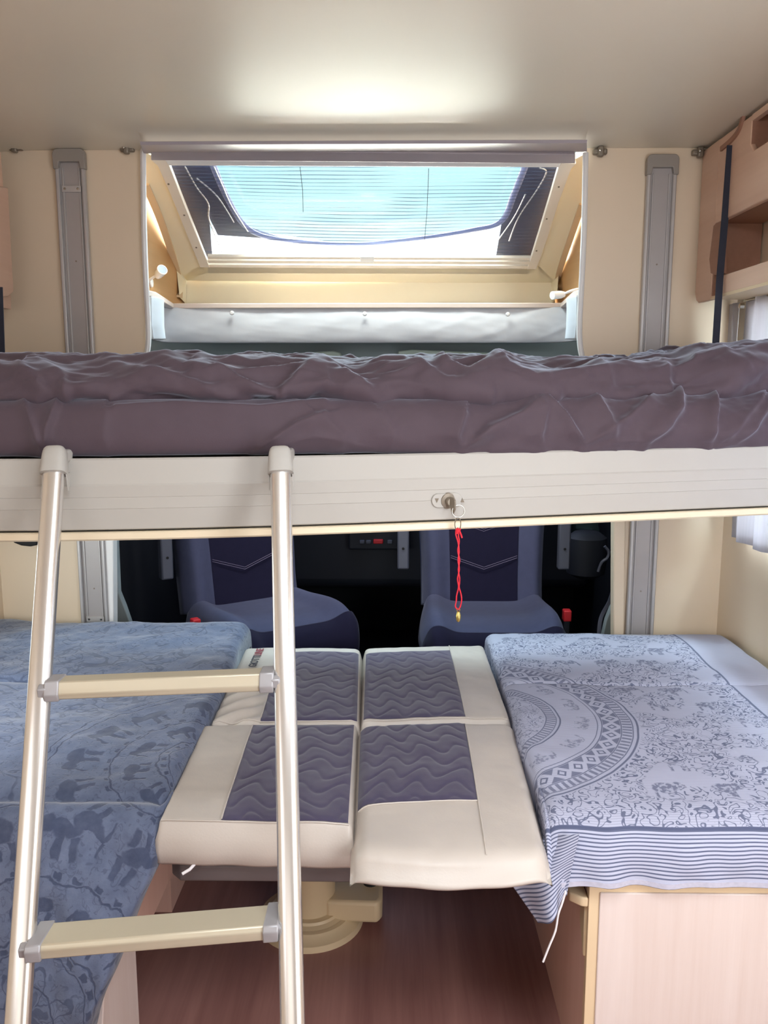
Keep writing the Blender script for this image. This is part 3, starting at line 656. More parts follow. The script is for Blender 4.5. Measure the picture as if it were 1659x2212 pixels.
# ------------------------------------------------------------------ wall lockers
XC = UY(1514, 420, 2.49).x
def Lk(px, py): return UX(px, py, XC)
lk = thing('wall_locker', 'light wooden overhead locker with open shelves along the right wall', 'locker', (XC, 2.2, 1.4))
dx_ = Vector((XR-XC-0.004, 0, 0)); tk = Vector((0.014, 0, 0))
ztopL = ZC-0.012
def at(Y, Z): return Vector((XC, Y, Z))
def yz(px, py): p = Lk(px, py); return p.y, p.z
yN = 0.9       # nearer end of the locker, out of view
# end panel (far end) with rounded lower corner and cut-outs bounded by boards
yE = 2.492
z_up0 = Lk(1620, 330).z; zb0 = Lk(1575, 470).z; zb1 = Lk(1570, 590).z; zb2 = Lk(1575, 640).z
yo = Lk(1540, 560).y   # far end of the open shelf
yu = Lk(1622, 300).y
zA = Lk(1659, 330).z
zs1 = UX(1575, 470, XC).z; zs0 = UX(1575, 590, XC).z; zs00 = UX(1575, 637, XC).z
ro = 0.02
end = [at(yo, zs00), at(yE-0.03, zs00), at(yE-0.01, zs00+0.01), at(yE, zs00+0.03), at(yE, ztopL), at(yo, ztopL)]
prism('end_panel', end, tk, 'cabwood', lk, bv=0.002)
prism('fascia_board', [at(yN, zs1), at(yo+0.001, zs1), at(yo+0.001, ztopL-0.0), at(yu, ztopL), at(yu, z_up0+0.02), at(yu-0.02, z_up0), at(yN, z_up0)], tk, 'cabwood', lk, bv=0.003)
prism('top_stile', [at(yN, ztopL-0.015), at(yu, ztopL-0.015), at(yu, ztopL), at(yN, ztopL)], tk, 'cabwood', lk)
prism('lower_board', [at(yN, zs00+0.006), at(yo-0.05, zs00+0.006), at(yo-0.05, zs0), at(yN, zs0)], tk, 'cabwood', lk, bv=0.003)
prism('bottom_edge', [at(yN, zs00), at(yo, zs00), at(yo, zs00+0.008), at(yN, zs00+0.008)], (XR-XC-0.006, 0, 0), 'woodtrim', lk)
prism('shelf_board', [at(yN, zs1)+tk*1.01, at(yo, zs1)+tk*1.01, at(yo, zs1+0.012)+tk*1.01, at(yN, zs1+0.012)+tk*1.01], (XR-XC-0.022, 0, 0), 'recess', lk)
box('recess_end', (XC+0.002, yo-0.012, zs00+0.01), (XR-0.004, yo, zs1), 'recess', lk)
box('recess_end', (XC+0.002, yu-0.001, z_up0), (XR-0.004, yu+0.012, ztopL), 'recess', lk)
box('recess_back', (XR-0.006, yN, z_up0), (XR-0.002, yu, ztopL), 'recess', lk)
# dark patch on the end panel, standing in for the shaded shelf opening
g1 = [Lk(a, b_)-Vector((0.001, 0, 0)) for a, b_ in ((1562, 478), (1548, 482), (1542, 488), (1533, 560), (1536, 590), (1546, 594), (1562, 590))]
prism('shelf_mouth_shade', g1, (0.01, 0, 0), 'recess', lk)
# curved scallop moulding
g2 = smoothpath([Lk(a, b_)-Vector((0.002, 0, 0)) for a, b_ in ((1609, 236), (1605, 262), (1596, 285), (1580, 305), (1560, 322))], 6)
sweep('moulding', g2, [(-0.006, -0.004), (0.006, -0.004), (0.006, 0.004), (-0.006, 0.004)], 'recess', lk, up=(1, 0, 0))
# far-left locker sliver
XCl = UY(24, 500, 2.40).x
ll = thing('wall_locker', 'pink-brown wooden locker end just showing at the left edge', 'locker', (XCl, 2.2, 1.4))
pts = [UX(a, b_, XCl) for a, b_ in ((-60, 395), (18, 405), (26, 560), (30, 630), (18, 641), (-60, 650))]
prism('end_panel', pts, (-0.014, 0, 0), 'cabwood', ll, bv=0.003)
yy0 = min(p.y for p in pts); box('locker_body', (XL+0.002, 1.2, pts[5].z), (XCl-0.014, 2.40, ZC-0.03), 'cabwood', ll)
# straps holding the bed
def strap(pts, Y, label, wd=0.018):
    P_ = [UY(a, b_, Y) for a, b_ in pts]
    o = sweep('bed_strap', P_, [(-wd/2, -0.0015), (wd/2, -0.0015), (wd/2, 0.0015), (-wd/2, 0.0015)], 'strap', up=(0, -1, 0)); return tag(o, label, 'strap', 'webbing straps of the bed')
strap([(1578, 314), (1566, 470), (1555, 600), (1544, 775)], 2.28, 'black webbing strap hanging in front of the wooden lockers')
strap([(-2, 620), (1, 700), (4, 790)], 2.20, 'black webbing strap at the left edge above the duvet')

# ------------------------------------------------------------------ curtain on the right wall window
cu = thing('window_curtain', 'white pleated curtain over the right wall window', 'curtain', (XR-0.03, 1.6, 0.9))
def curt(name, y0, y1, z0, z1, amp, nf, x, zvar):
    nu_, nv_ = 160, 30; P = np.zeros((nv_, nu_, 3))
    for i in range(nu_):
        u = i/(nu_-1); y = y0+(y1-y0)*u
        step = zvar*((math.floor(u*nf)) / nf)
        for j in range(nv_):
            v = j/(nv_-1); z = z0-step*0+(z1-z0)*v
            a = amp*(0.5+0.5*(1-v)); P[j, i] = (x+a*math.sin(2*math.pi*nf*u)+a*0.3*math.sin(2*math.pi*nf*2.3*u+1), y+0.01*math.sin(6*u+3*v), z)
    return grid(name, P, 'curtain', cu, thick=0.0015)
zt_c = UX(1640, 640, XR-0.035).z; zb_c = UX(1600, 1170, XR-0.035).z
ya = UX(1608, 700, XR-0.035).y
curt('curtain_panel', ya, 1.0, zb_c, zt_c, 0.012, 12, XR-0.035, 0)
curt('curtain_tail', UX(1572, 700, XR-0.02).y, UX(1600, 700, XR-0.02).y, zb_c+0.05, UX(1590, 655, XR-0.02).z, 0.006, 1.5, XR-0.025, 0)
lathe('tieback_hook', [(0.0001, 0.012), (0.007, 0.011), (0.008, 0), (0.0001, 0)], UX(1606, 661, XR-0.045), 'steel', cu, 14, (-1, 0, 0))
tube('curtain_rod', [(XR-0.03, ya+0.02, zt_c-0.002), (XR-0.03, 1.0, zt_c-0.002)], 0.004, 'steel', cu)
w2 = struct(new('window_2', *(lambda y0, y1, z0, z1, x: ([(x, y0, z0), (x, y1, z0), (x, y1, z1), (x, y0, z1), (x+0.006, y0, z0), (x+0.006, y1, z0), (x+0.006, y1, z1), (x+0.006, y0, z1)], [(0, 1, 2, 3), (4, 5, 6, 7), (0, 1, 5, 4), (1, 2, 6, 5), (2, 3, 7, 6), (3, 0, 4, 7)]))(1.05, 2.32, 0.89, 1.48, XR+0.02), 'glass'))

# ------------------------------------------------------------------ drop-down bed
KX = [-1.15, -.66, -.46, -.19, .145, .45, .80, 1.05]; KY = [1.435, 1.42, 1.42, 1.448, 1.528, 1.61, 1.70, 1.765]
kp_ = [UZ(a_, b_, 1.026) for a_, b_ in ((0, 1168), (250, 1168), (600, 1160), (1000, 1143), (1330, 1125), (1659, 1113))]
KX = [-1.15]+[p.x for p in kp_]; KY = [kp_[0].y+0.01]+[p.y for p in kp_]
co = np.polyfit(KX, KY, 3)
def Dc(x): return np.polyval(co, x)
ZB = 1.168
XB0, XB1 = XL+0.02, XR-0.075
bed = thing('drop_down_bed', 'white fronted drop-down bed lowered across the cabin on wall rails', 'bed', ((XB0+XB1)/2, 1.9, 1.03))
xs = np.linspace(XB0, XB1, 60)
def front_strip(name, prof, mat, back=True):
    nv_ = len(prof); P = np.zeros((nv_, 60, 3))
    for j, (dy, z) in enumerate(prof): P[j, :, 0] = xs; P[j, :, 1] = Dc(xs)+dy; P[j, :, 2] = z
    # close profile ring
    n = nv_*60; idx = np.arange(n).reshape(nv_, 60); f = []
    for j in range(nv_):
        for i in range(59): f.append((idx[j, i], idx[j, i+1], idx[(j+1) % nv_, i+1], idx[(j+1) % nv_, i]))
    f += [[int(q) for q in idx[:, 0]], [int(q) for q in idx[:, -1]]]
    o = new(name, P.reshape(-1, 3).tolist(), [tuple(int(a) for a in q) for q in f], mat, bed, True); o.data.set_sharp_from_angle(angle=R(18)); return o
fz = [(0.022, ZB), (0.010, ZB+0.001), (0.007, ZB-0.002), (0.0, ZB-0.043), (-0.002, ZB-0.046)]
for zz in (ZB-0.066, ZB-0.086, ):
    fz += [(-0.001, zz+0.0006), (-0.0016, zz), (-0.001, zz-0.0006)]
fz += [(0.001, ZB-0.122), (0.004, ZB-0.124), (0.022, ZB-0.124)]
front_strip('fascia', fz, 'fascia')
front_strip('shadow_gap', [(0.012, ZB-0.120), (0.012, ZB-0.132), (0.03, ZB-0.132), (0.03, ZB-0.120)], 'black')
front_strip('trim_rail', [(0.0, ZB-0.127), (-0.003, ZB-0.129), (-0.003, ZB-0.139), (0.0, ZB-0.142), (0.03, ZB-0.142), (0.03, ZB-0.127)], 'trimrail')
P2 = [(x, Dc(x)+0.03) for x in xs]+[(XB1, 2.44), (XB0, 2.44)]
prism('bed_base', [(x, y, ZB-0.13) for x, y in P2], (0, 0, 0.125), 'board', bed)
# lock in the fascia
lc = UY(962, 1081, Dc(0.11)-0.002); lk0 = bpy.data.objects.new('bed_lock', None)
pts = []
for k in range(20):
    an = 2*math.pi*k/20; xx = lc.x+0.003+(0.016 if math.cos(an) > 0 else -0.016)+0.013*math.cos(an); pts.append(Vector((xx, Dc(xx)-0.0045, lc.z+0.0135*math.sin(an)+0.001)))
op = prism('lock_plate', pts, (0, 0.012, 0), 'fascia', bed, bv=0.001)
for s_, a in ((-1, (943, 1079)), (1, (999, 1081))):
    c = UY(a[0], a[1], lc.y); c.y = Dc(c.x)-0.0060; h = 0.0045
    tri = [c+Vector((-h*0.8, 0, h*0.8*-s_)), c+Vector((h*0.8, 0, h*0.8*-s_)), c+Vector((0, 0, h*s_))]
    prism('arrow_mark', tri, (0, 0.002, 0), 'bracket', bed)
axl = Vector((0.35, -0.93, -0.05)).normalized(); c0 = UY(962, 1081, lc.y)
lathe('lock_barrel', [(0.0001, 0.018), (0.007, 0.0175), (0.0085, 0.015), (0.0085, 0.008), (0.0145, 0.006), (0.0155, 0.002), (0.0155, -0.004), (0.0001, -0.004)], c0+Vector((0.004, 0, 0)), 'bracket', bed, 28, axl)
# key with red cord
key = thing('key_with_cord', 'metal key in the bed lock with ring and long red cord', 'key', UY(986, 1090, lc.y-0.03))
kb = c0+Vector((0.004, 0, 0))+axl*0.018
kp = [(-0.004, 0.010), (0.006, 0.009), (0.010, 0.004), (0.010, -0.012), (0.005, -0.020), (0.001, -0.021), (-0.003, -0.012), (-0.006, -0.004)]
kr = Vector((0.93, 0.35, 0)).normalized(); kr2 = Vector((0.55, -0.83, 0)).normalized()
prism('key_bow', [kb+kr2*(a+0.004)+Vector((0, 0, b_)) for a, b_ in kp], kr2.cross(Vector((0, 0, 1)))*0.003, 'bracket', key, bv=0.0007)
rc = UY(990, 1104, kb.y-0.006); rr_ = 0.0115
tube('key_ring', [rc+Vector((rr_*math.cos(t), rr_*0.25*math.cos(t), rr_*math.sin(t))) for t in np.linspace(0, 2*math.pi, 28, endpoint=False)], 0.0009, 'steel', key, 6, True, up=(0.3, -1, 0))
yk = rc.y
ov = UY(989, 1132, yk)
tube('cord_ring', [ov+Vector((0.0055*math.cos(t), 0.001, 0.0115*math.sin(t))) for t in np.linspace(0, 2*math.pi, 24, endpoint=False)], 0.0010, 'steel', key, 6, True, up=(0, -1, 0))
def cordpath(pts, wob=0.0): return smoothpath([UY(a+(random.uniform(-wob, wob)), b_, yk+random.uniform(-.0006, .0006)) for a, b_ in pts], 4)
tube('cord', cordpath([(986, 1142), (985, 1155), (990, 1170), (991, 1190), (989, 1210), (992, 1230), (989, 1250), (991, 1268), (986, 1285), (985, 1298), (984, 1310), (989, 1317)], 1), 0.0013, 'redcord', key, 6)
tube('cord', cordpath([(994, 1142), (990, 1155), (992, 1170), (989, 1190), (992, 1210), (990, 1230), (992, 1250), (991, 1268), (995, 1280), (997, 1295), (995, 1310), (989, 1317)], 1), 0.0013, 'redcord', key, 6)
tube('cord', cordpath([(988, 1140), (992, 1146), (995, 1153), (998, 1162)]), 0.0017, 'redcord', key, 6)
kn = [UY(985+random.uniform(0, 8), 1142+random.uniform(0, 14), yk-0.001) for _ in range(9)]
tube('knot', smoothpath(kn, 4), 0.0017, 'redcord', key, 6)
tube('cord_link', [UY(990, 1318, yk)+Vector((0.003*math.cos(t), 0, 0.003*math.sin(t))) for t in np.linspace(0, 2*math.pi, 12, endpoint=False)], 0.0008, 'brass', key, 6, True, up=(0, -1, 0))
lathe('brass_charm', [(0.0001, 0.010), (0.0028, 0.008), (0.0045, 0.002), (0.0048, -0.004), (0.003, -0.010), (0.0001, -0.012)], UY(990, 1331, yk), 'brass', key, 16)

# mattress in fitted sheet
nu = 620
def prof_eval(kn, n):
    kn = smoothpath([(a, b_, 0) for a, b_ in kn], 10); L = [0]
    for a, b_ in zip(kn[:-1], kn[1:]): L.append(L[-1]+(b_-a).length)
    L = np.array(L)/L[-1]; t = np.linspace(0, 1, n)
    return np.interp(t, L, [p.x for p in kn]), np.interp(t, L, [p.y for p in kn])
def bedgrid(prof, n, offs, x0, x1):
    a, b_ = prof_eval(prof, n); X = np.linspace(x0, x1, nu); P = np.zeros((n, nu, 3))
    P[:, :, 0] = X[None]; P[:, :, 1] = Dc(X)[None]+a[:, None]+offs; P[:, :, 2] = ZB+b_[:, None]; return P, X
P, X = bedgrid([(0.10, 0.002), (0.03, 0.002), (0.004, 0.008), (-0.006, 0.03), (-0.004, 0.06), (0.008, 0.085), (0.03, 0.099), (0.06, 0.101), (0.10, 0.098), (0.2, 0.095)], 150, 0.018, XB0+0.005, XB1-0.01)
# right side billows out over the fascia
bil = np.clip((X+0.05)/0.25, 0, 1)*0.012
zz = P[:, :, 2]-ZB; P[:, :, 1] -= bil[None]*np.exp(-((zz-0.03)/0.04)**2); P[:, :, 2] -= (bil*0.9)[None]*np.exp(-((zz-0.01)/0.02)**2)
sheet_r = [([(55, 868), (78, 930), (97, 985)], 7, 0.004), ([(125, 872), (104, 925), (99, 980)], 8, 0.005), ([(560, 965), (590, 945), (640, 915), (700, 895)], 9, 0.005),
 ([(600, 962), (680, 940), (760, 955)], 14, 0.003), ([(700, 905), (740, 935), (735, 985)], 16, 0.004), ([(985, 985), (1010, 960), (1055, 925), (1120, 900), (1150, 880)], 9, 0.010), ([(1000, 900), (985, 940), (1003, 985)], 12, 0.008),
 ([(1178, 868), (1215, 895), (1240, 930), (1262, 958)], 8, 0.010), ([(1150, 862), (1175, 890), (1165, 940), (1175, 975)], 12, 0.007), ([(1262, 958), (1300, 935), (1350, 905), (1395, 870)], 9, 0.008),
 ([(1255, 975), (1320, 955), (1370, 950)], 8, 0.007), ([(1468, 858), (1462, 890), (1440, 920), (1405, 945), (1385, 975)], 9, 0.013), ([(1542, 860), (1538, 900), (1530, 970)], 7, 0.010),
 ([(1659, 880), (1625, 925), (1590, 955), (1545, 965)], 9, 0.009), ([(1640, 870), (1600, 910), (1570, 940)], 10, 0.006), ([(1060, 975), (1110, 965), (1160, 978)], 10, 0.006),
 ([(250, 880), (380, 872), (560, 880), (700, 868)], 6, 0.003), ([(1290, 870), (1310, 900), (1330, 960)], 12, 0.006), ([(820, 890), (850, 930), (840, 980)], 18, 0.003), ([(230, 890), (225, 940), (235, 985)], 16, 0.002)]
wr = np.clip((X+0.2)/0.5, 0.15, 1)[None]
A = np.linspace(0, 1, 150)[:, None]
ext = 0.0045*fbm(X[None]*9+A*3, A*5-X[None]*6, 4)*wr + 0.0035*ridged(X[None]*7-A*6, A*3+X[None]*2, 2)*wr*0.6
Ps, _ = folds(P, [(r_, w_, h_) for r_, w_, h_ in sheet_r], ext, 0.024, 2.5, 0.85)
botm = np.clip((P[:, :, 2]-ZB-0.004)/0.03, 0.25, 1)[..., None]; Ps = P+(Ps-P)*botm
N = normals(P); s_ = 1 if N[40, 300, 1] < 0 else -1
if s_ < 0: Ps = 2*P-Ps
mat_ = thing('mattress', 'thick mattress in a dark plum fitted sheet on the drop-down bed', 'mattress', (0, 1.9, ZB))
grid('fitted_sheet', Ps, 'plum', mat_, thick=0.002)
prism('mattress_core', [(x, Dc(x)+0.05, ZB+0.004) for x in xs[1:-1]]+[(XB1-0.02, 2.42, ZB+0.004), (XB0+0.02, 2.42, ZB+0.004)], (0, 0, 0.083), 'plum', mat_, bv=0.01)

# duvet: crest height follows the photo's outline
P, X = bedgrid([(0.22, 0.098), (0.09, 0.100), (0.052, 0.112), (0.050, 0.135), (0.075, 0.165), (0.14, 0.186), (0.24, 0.192), (0.36, 0.194), (0.5, 0.192), (0.68, 0.190), (0.75, 0.17)], 210, 0.0, XB0+0.004, XB1-0.005)
a = P[:, :, 2]-ZB-0.1
crest = np.interp(X, [-1.1, -0.8, -0.55, -0.3, 0.0, 0.15, 0.35, 0.55, 0.75, 0.9], [-0.016, -0.017, -0.030, -0.023, -0.028, -0.018, -0.023, -0.018, 0.014, 0.020])
P[:, :, 2] += crest[None]*np.clip(a/0.09, 0, 1)
A = np.linspace(0, 1, 210)[:, None]
rg = np.clip((X-0.1)/0.5, 0, 1)[None]
ext = 0.008*fbm(X[None]*6+A*3, A*7-X[None]*2, 4) + 0.009*ridged(X[None]*4-A*10, A*10+X[None]*3, 3) + rg*0.010*fbm(X[None]*6+3, A*7, 3)
topm = np.clip((A-0.42)/0.1, 0, 1); ext = ext + topm*0.006*ridged(X[None]*9-A*9, A*22+X[None]*3, 2)
duv_r = [([(60, 790), (150, 785), (240, 795), (330, 812), (400, 825), (470, 845), (540, 858)], 8, 0.008), ([(430, 800), (500, 815), (560, 838), (610, 850)], 6, 0.006), ([(610, 840), (650, 812), (700, 792), (745, 812), (800, 845), (840, 862)], 9, 0.013),
 ([(0, 795), (40, 800), (90, 830)], 7, 0.006), ([(100, 800), (140, 820), (150, 850)], 10, 0.005), ([(200, 780), (300, 785), (420, 800), (500, 790), (580, 775)], 6, 0.006), ([(420, 795), (470, 775), (520, 772)], 5, 0.007),
 ([(830, 785), (900, 800), (960, 828), (1050, 842)], 8, 0.008), ([(1000, 825), (1100, 825), (1200, 850)], 10, 0.007), ([(960, 800), (1010, 812), (1050, 800), (1080, 785), (1110, 775)], 6, 0.010), ([(1075, 785), (1090, 810), (1150, 825), (1230, 815), (1330, 800), (1370, 790)], 8, 0.008),
 ([(1230, 850), (1330, 845), (1430, 852), (1659, 845)], 10, 0.007), ([(1400, 775), (1440, 800), (1450, 830)], 14, 0.010), ([(1500, 790), (1560, 780), (1600, 800)], 12, 0.010), ([(1659, 790), (1610, 820), (1560, 840)], 12, 0.012), ([(1380, 780), (1480, 765), (1560, 770)], 6, 0.006), ([(1300, 800), (1320, 830), (1290, 850)], 14, 0.007),
 ([(700, 775), (800, 780), (900, 775), (960, 790)], 5, 0.006), ([(300, 775), (360, 790), (430, 782)], 5, 0.006), ([(0, 850), (80, 852), (140, 862)], 7, 0.006), ([(240, 855), (330, 862), (430, 868)], 6, 0.005), ([(700, 800), (705, 830), (640, 862)], 10, 0.006)]
Pd, _ = folds(P, duv_r, ext, 0.020, 2.3, 0.85, 1.0-0.75*np.clip((A-0.30)/0.14, 0, 1))
N = normals(P)
if N[60, 300, 1] > 0: Pd = 2*P-Pd
dv = grid('duvet', Pd, 'plum', thick=0.003); tag(dv, 'crumpled dark plum duvet lying on the mattress', 'duvet')

# ------------------------------------------------------------------ ladder
TL, BL = UY(117, 1012, 1.388), UY(38, 2212, 1.02); TR, BR = UY(606, 1012, 1.412), UY(632, 2212, 1.03)
lad = thing('bunk_ladder', 'aluminium two-rung ladder hooked over the bed front', 'ladder', (TL+TR)/2)
dL = (BL-TL).normalized(); dR = (BR-TR).normalized(); lx = (TR-TL).normalized(); ln = lx.cross(dL).normalized()
if ln.y > 0: ln = -ln
dL_end = BL + dL*0.25; dR_end = BR + dR*0.25
dL_end = TL+dL*(TL.z/-dL.z-0.01); dR_end = TR+dR*(TR.z/-dR.z-0.01)
pr_ = [(0.0165*math.copysign(abs(math.cos(t))**0.8, math.cos(t)), 0.0125*math.copysign(abs(math.sin(t))**0.8, math.sin(t))) for t in np.linspace(0, 2*math.pi, 24, endpoint=False)]
pr_ = [(a*1.05, b_*1.1) for a, b_ in pr_]
for T, E_, nm in ((TL, dL_end, 0), (TR, dR_end, 1)):
    sweep('side_rail', [T-(E_-T).normalized()*0.0, T.lerp(E_, .5), E_], pr_, 'alu', lad, up=ln)
    d_ = (E_-T).normalized()
    lathe('rubber_foot', [(0.0001, 0.012), (0.019, 0.012), (0.021, 0), (0.021, -0.03), (0.0001, -0.03)], E_+Vector((0, 0, 0.003)), 'black', lad, 18, d_)
    # cap: up over the top, bending back over the bed front
    c_ = T; up_ = -d_; back = Vector((0, 1, 0))
    path = [c_-up_*0.010, c_+up_*0.0, c_+up_*0.012, c_+up_*0.022, c_+up_*0.029, c_+up_*0.034, c_+up_*0.037, c_+up_*0.0385]
    cp_ = [(0.0205*math.copysign(abs(math.cos(t))**0.6, math.cos(t)), 0.0175*math.copysign(abs(math.sin(t))**0.6, math.sin(t))) for t in np.linspace(0, 2*math.pi, 24, endpoint=False)]
    scl = [1.06, 1.03, 1.0, 0.97, 0.92, 0.84, 0.72, 0.5]
    prism('hook_tongue', [c_+up_*0.030+lx*a_ for a_ in (-0.016, 0.016)]+[c_+up_*0.006+lx*a_ for a_ in (0.016, -0.016)], Vector((0, Dc(c_.x)+0.016-c_.y, 0.004)), 'cap', lad, bv=0.004)
    sweep('hook_cap', path, cp_, 'cap', lad, up=ln, scale=scl)
    for sgn in (-1, 1):
        q = c_+lx*sgn*0.0195; prism('cap_ear', [q-up_*0.010-ln*0.000, q-up_*0.034-ln*0.016, q-up_*0.026-ln*0.019, q-up_*0.0-ln*0.017], lx*sgn*0.002, 'cap', lad)
pn = (BL-TL).cross(TR-TL).normalized()
for (la, ra, dep, hgt, ty) in (((100, 1484), (600, 1464), 0.040, 0.022, 0), ((62, 2036), (612, 1990), 0.040, 0.022, 1)):
    A_ = UP(*la, TL, pn); B_ = UP(*ra, TL, pn); ux = (B_-A_).normalized()
    hy = Vector((0, 1, 0)); hz = Vector((0, 0, 1))
    prof_ = [(-0.018, -0.015), (-0.021, -0.005), (-0.015, 0.013), (0.014, 0.013), (0.020, 0.0), (0.016, -0.015)]
    if ty: prof_ = [(-0.022, -0.013), (-0.024, 0.002), (-0.020, 0.009), (0.026, 0.011), (0.028, 0.0), (0.022, -0.013)]
    a0 = A_+ux*0.012; b0 = B_-ux*0.012; v_ = [a0+hy*p[0]+hz*p[1] for p in prof_]+[b0+hy*p[0]+hz*p[1] for p in prof_]; k = len(prof_)
    f_ = [tuple(range(k)), tuple(range(2*k-1, k-1, -1))]+[(i, (i+1) % k, (i+1) % k+k, i+k) for i in range(k)]
    rg_ = new('rung', v_, f_, 'rung', lad); bevel(rg_, 0.002)
    for c_, s_ in ((A_, 1), (B_, -1)):
        big = 1.15
        cpts = [c_+ux*s_*0.004+hy*p[0]*big+hz*p[1]*big for p in prof_]; j_ = prism('rung_joint', cpts, ux*s_*0.022, 'joint', lad, bv=0.002)
        c2_ = c_-ux*s_*0.006; v2 = [c2_+hy*a+hz*b_ for a, b_ in ((-0.020, -0.010), (-0.022, 0.004), (-0.012, 0.010), (-0.008, -0.012))]
        prism('joint_nose', v2, ux*s_*0.014, 'joint', lad, bv=0.002)
    if not ty: lathe('rung_plug', [(0.0001, 0.004), (0.005, 0.003), (0.006, 0), (0.0001, 0)], B_-ux*0.035-hz*0.012, 'black', rg_ and lad, 12, (0, -0.3, -1))

# ------------------------------------------------------------------ table between the benches
TZ = 0.455
tb = thing('table', 'low round-footed table carrying the four cream and plum cushions', 'table', (-0.1, 1.8, 0))
tp = [UZ(330, 1905, 0.425), UZ(1118, 1909, 0.425)]
tx0, tx1 = -0.40, 0.30; tyf = UZ(700, 1909, 0.422).y
prism('table_top', [(tx0+0.02, tyf, 0.424), (tx1-0.02, tyf, 0.424), (tx1, tyf+0.02, 0.424), (tx1, 2.38, 0.424), (tx0, 2.38, 0.424), (tx0, tyf+0.02, 0.424)], (0, 0, 0.031), 'tabletop', tb, bv=0.004)
box('table_rail', (tx0+0.05, tyf+0.35, 0.39), (tx1-0.05, tyf+0.75, 0.425), 'tabletop', tb)
lcn = UZ(672, 2005, 0.0); lcn.y = 1.86; lcn.x = UY(672, 1990, 1.86).x
lathe('table_leg', [(0.0001, 0.40), (0.058, 0.40), (0.058, 0.20), (0.064, 0.19), (0.066, 0.15), (0.060, 0.14), (0.060, 0.04), (0.09, 0.03), (0.0001, 0.03)], (lcn.x, lcn.y, 0), 'beigepl', tb, 48)
lathe('table_foot', [(0.0001, 0.04), (0.075, 0.04), (0.080, 0.030), (0.100, 0.028), (0.110, 0.018), (0.125, 0.014), (0.128, 0.0), (0.0001, 0.0)], (lcn.x, lcn.y, 0), 'beigepl', tb, 56)
lev = prism('pedal', [(lcn.x+0.04, lcn.y-0.045, 0.022), (lcn.x+0.165, lcn.y-0.05, 0.022), (lcn.x+0.175, lcn.y-0.03, 0.022), (lcn.x+0.175, lcn.y+0.045, 0.022), (lcn.x+0.165, lcn.y+0.06, 0.022), (lcn.x+0.04, lcn.y+0.06, 0.022)], (0, 0, 0.055), 'beigepl', tb, bv=0.010, seg=3)
lathe('pedal_knob', [(0.0001, 0.022), (0.014, 0.020), (0.018, 0.010), (0.018, 0.0), (0.0001, 0.0)], (lcn.x+0.145, lcn.y+0.03, 0.075), 'black', tb, 20)

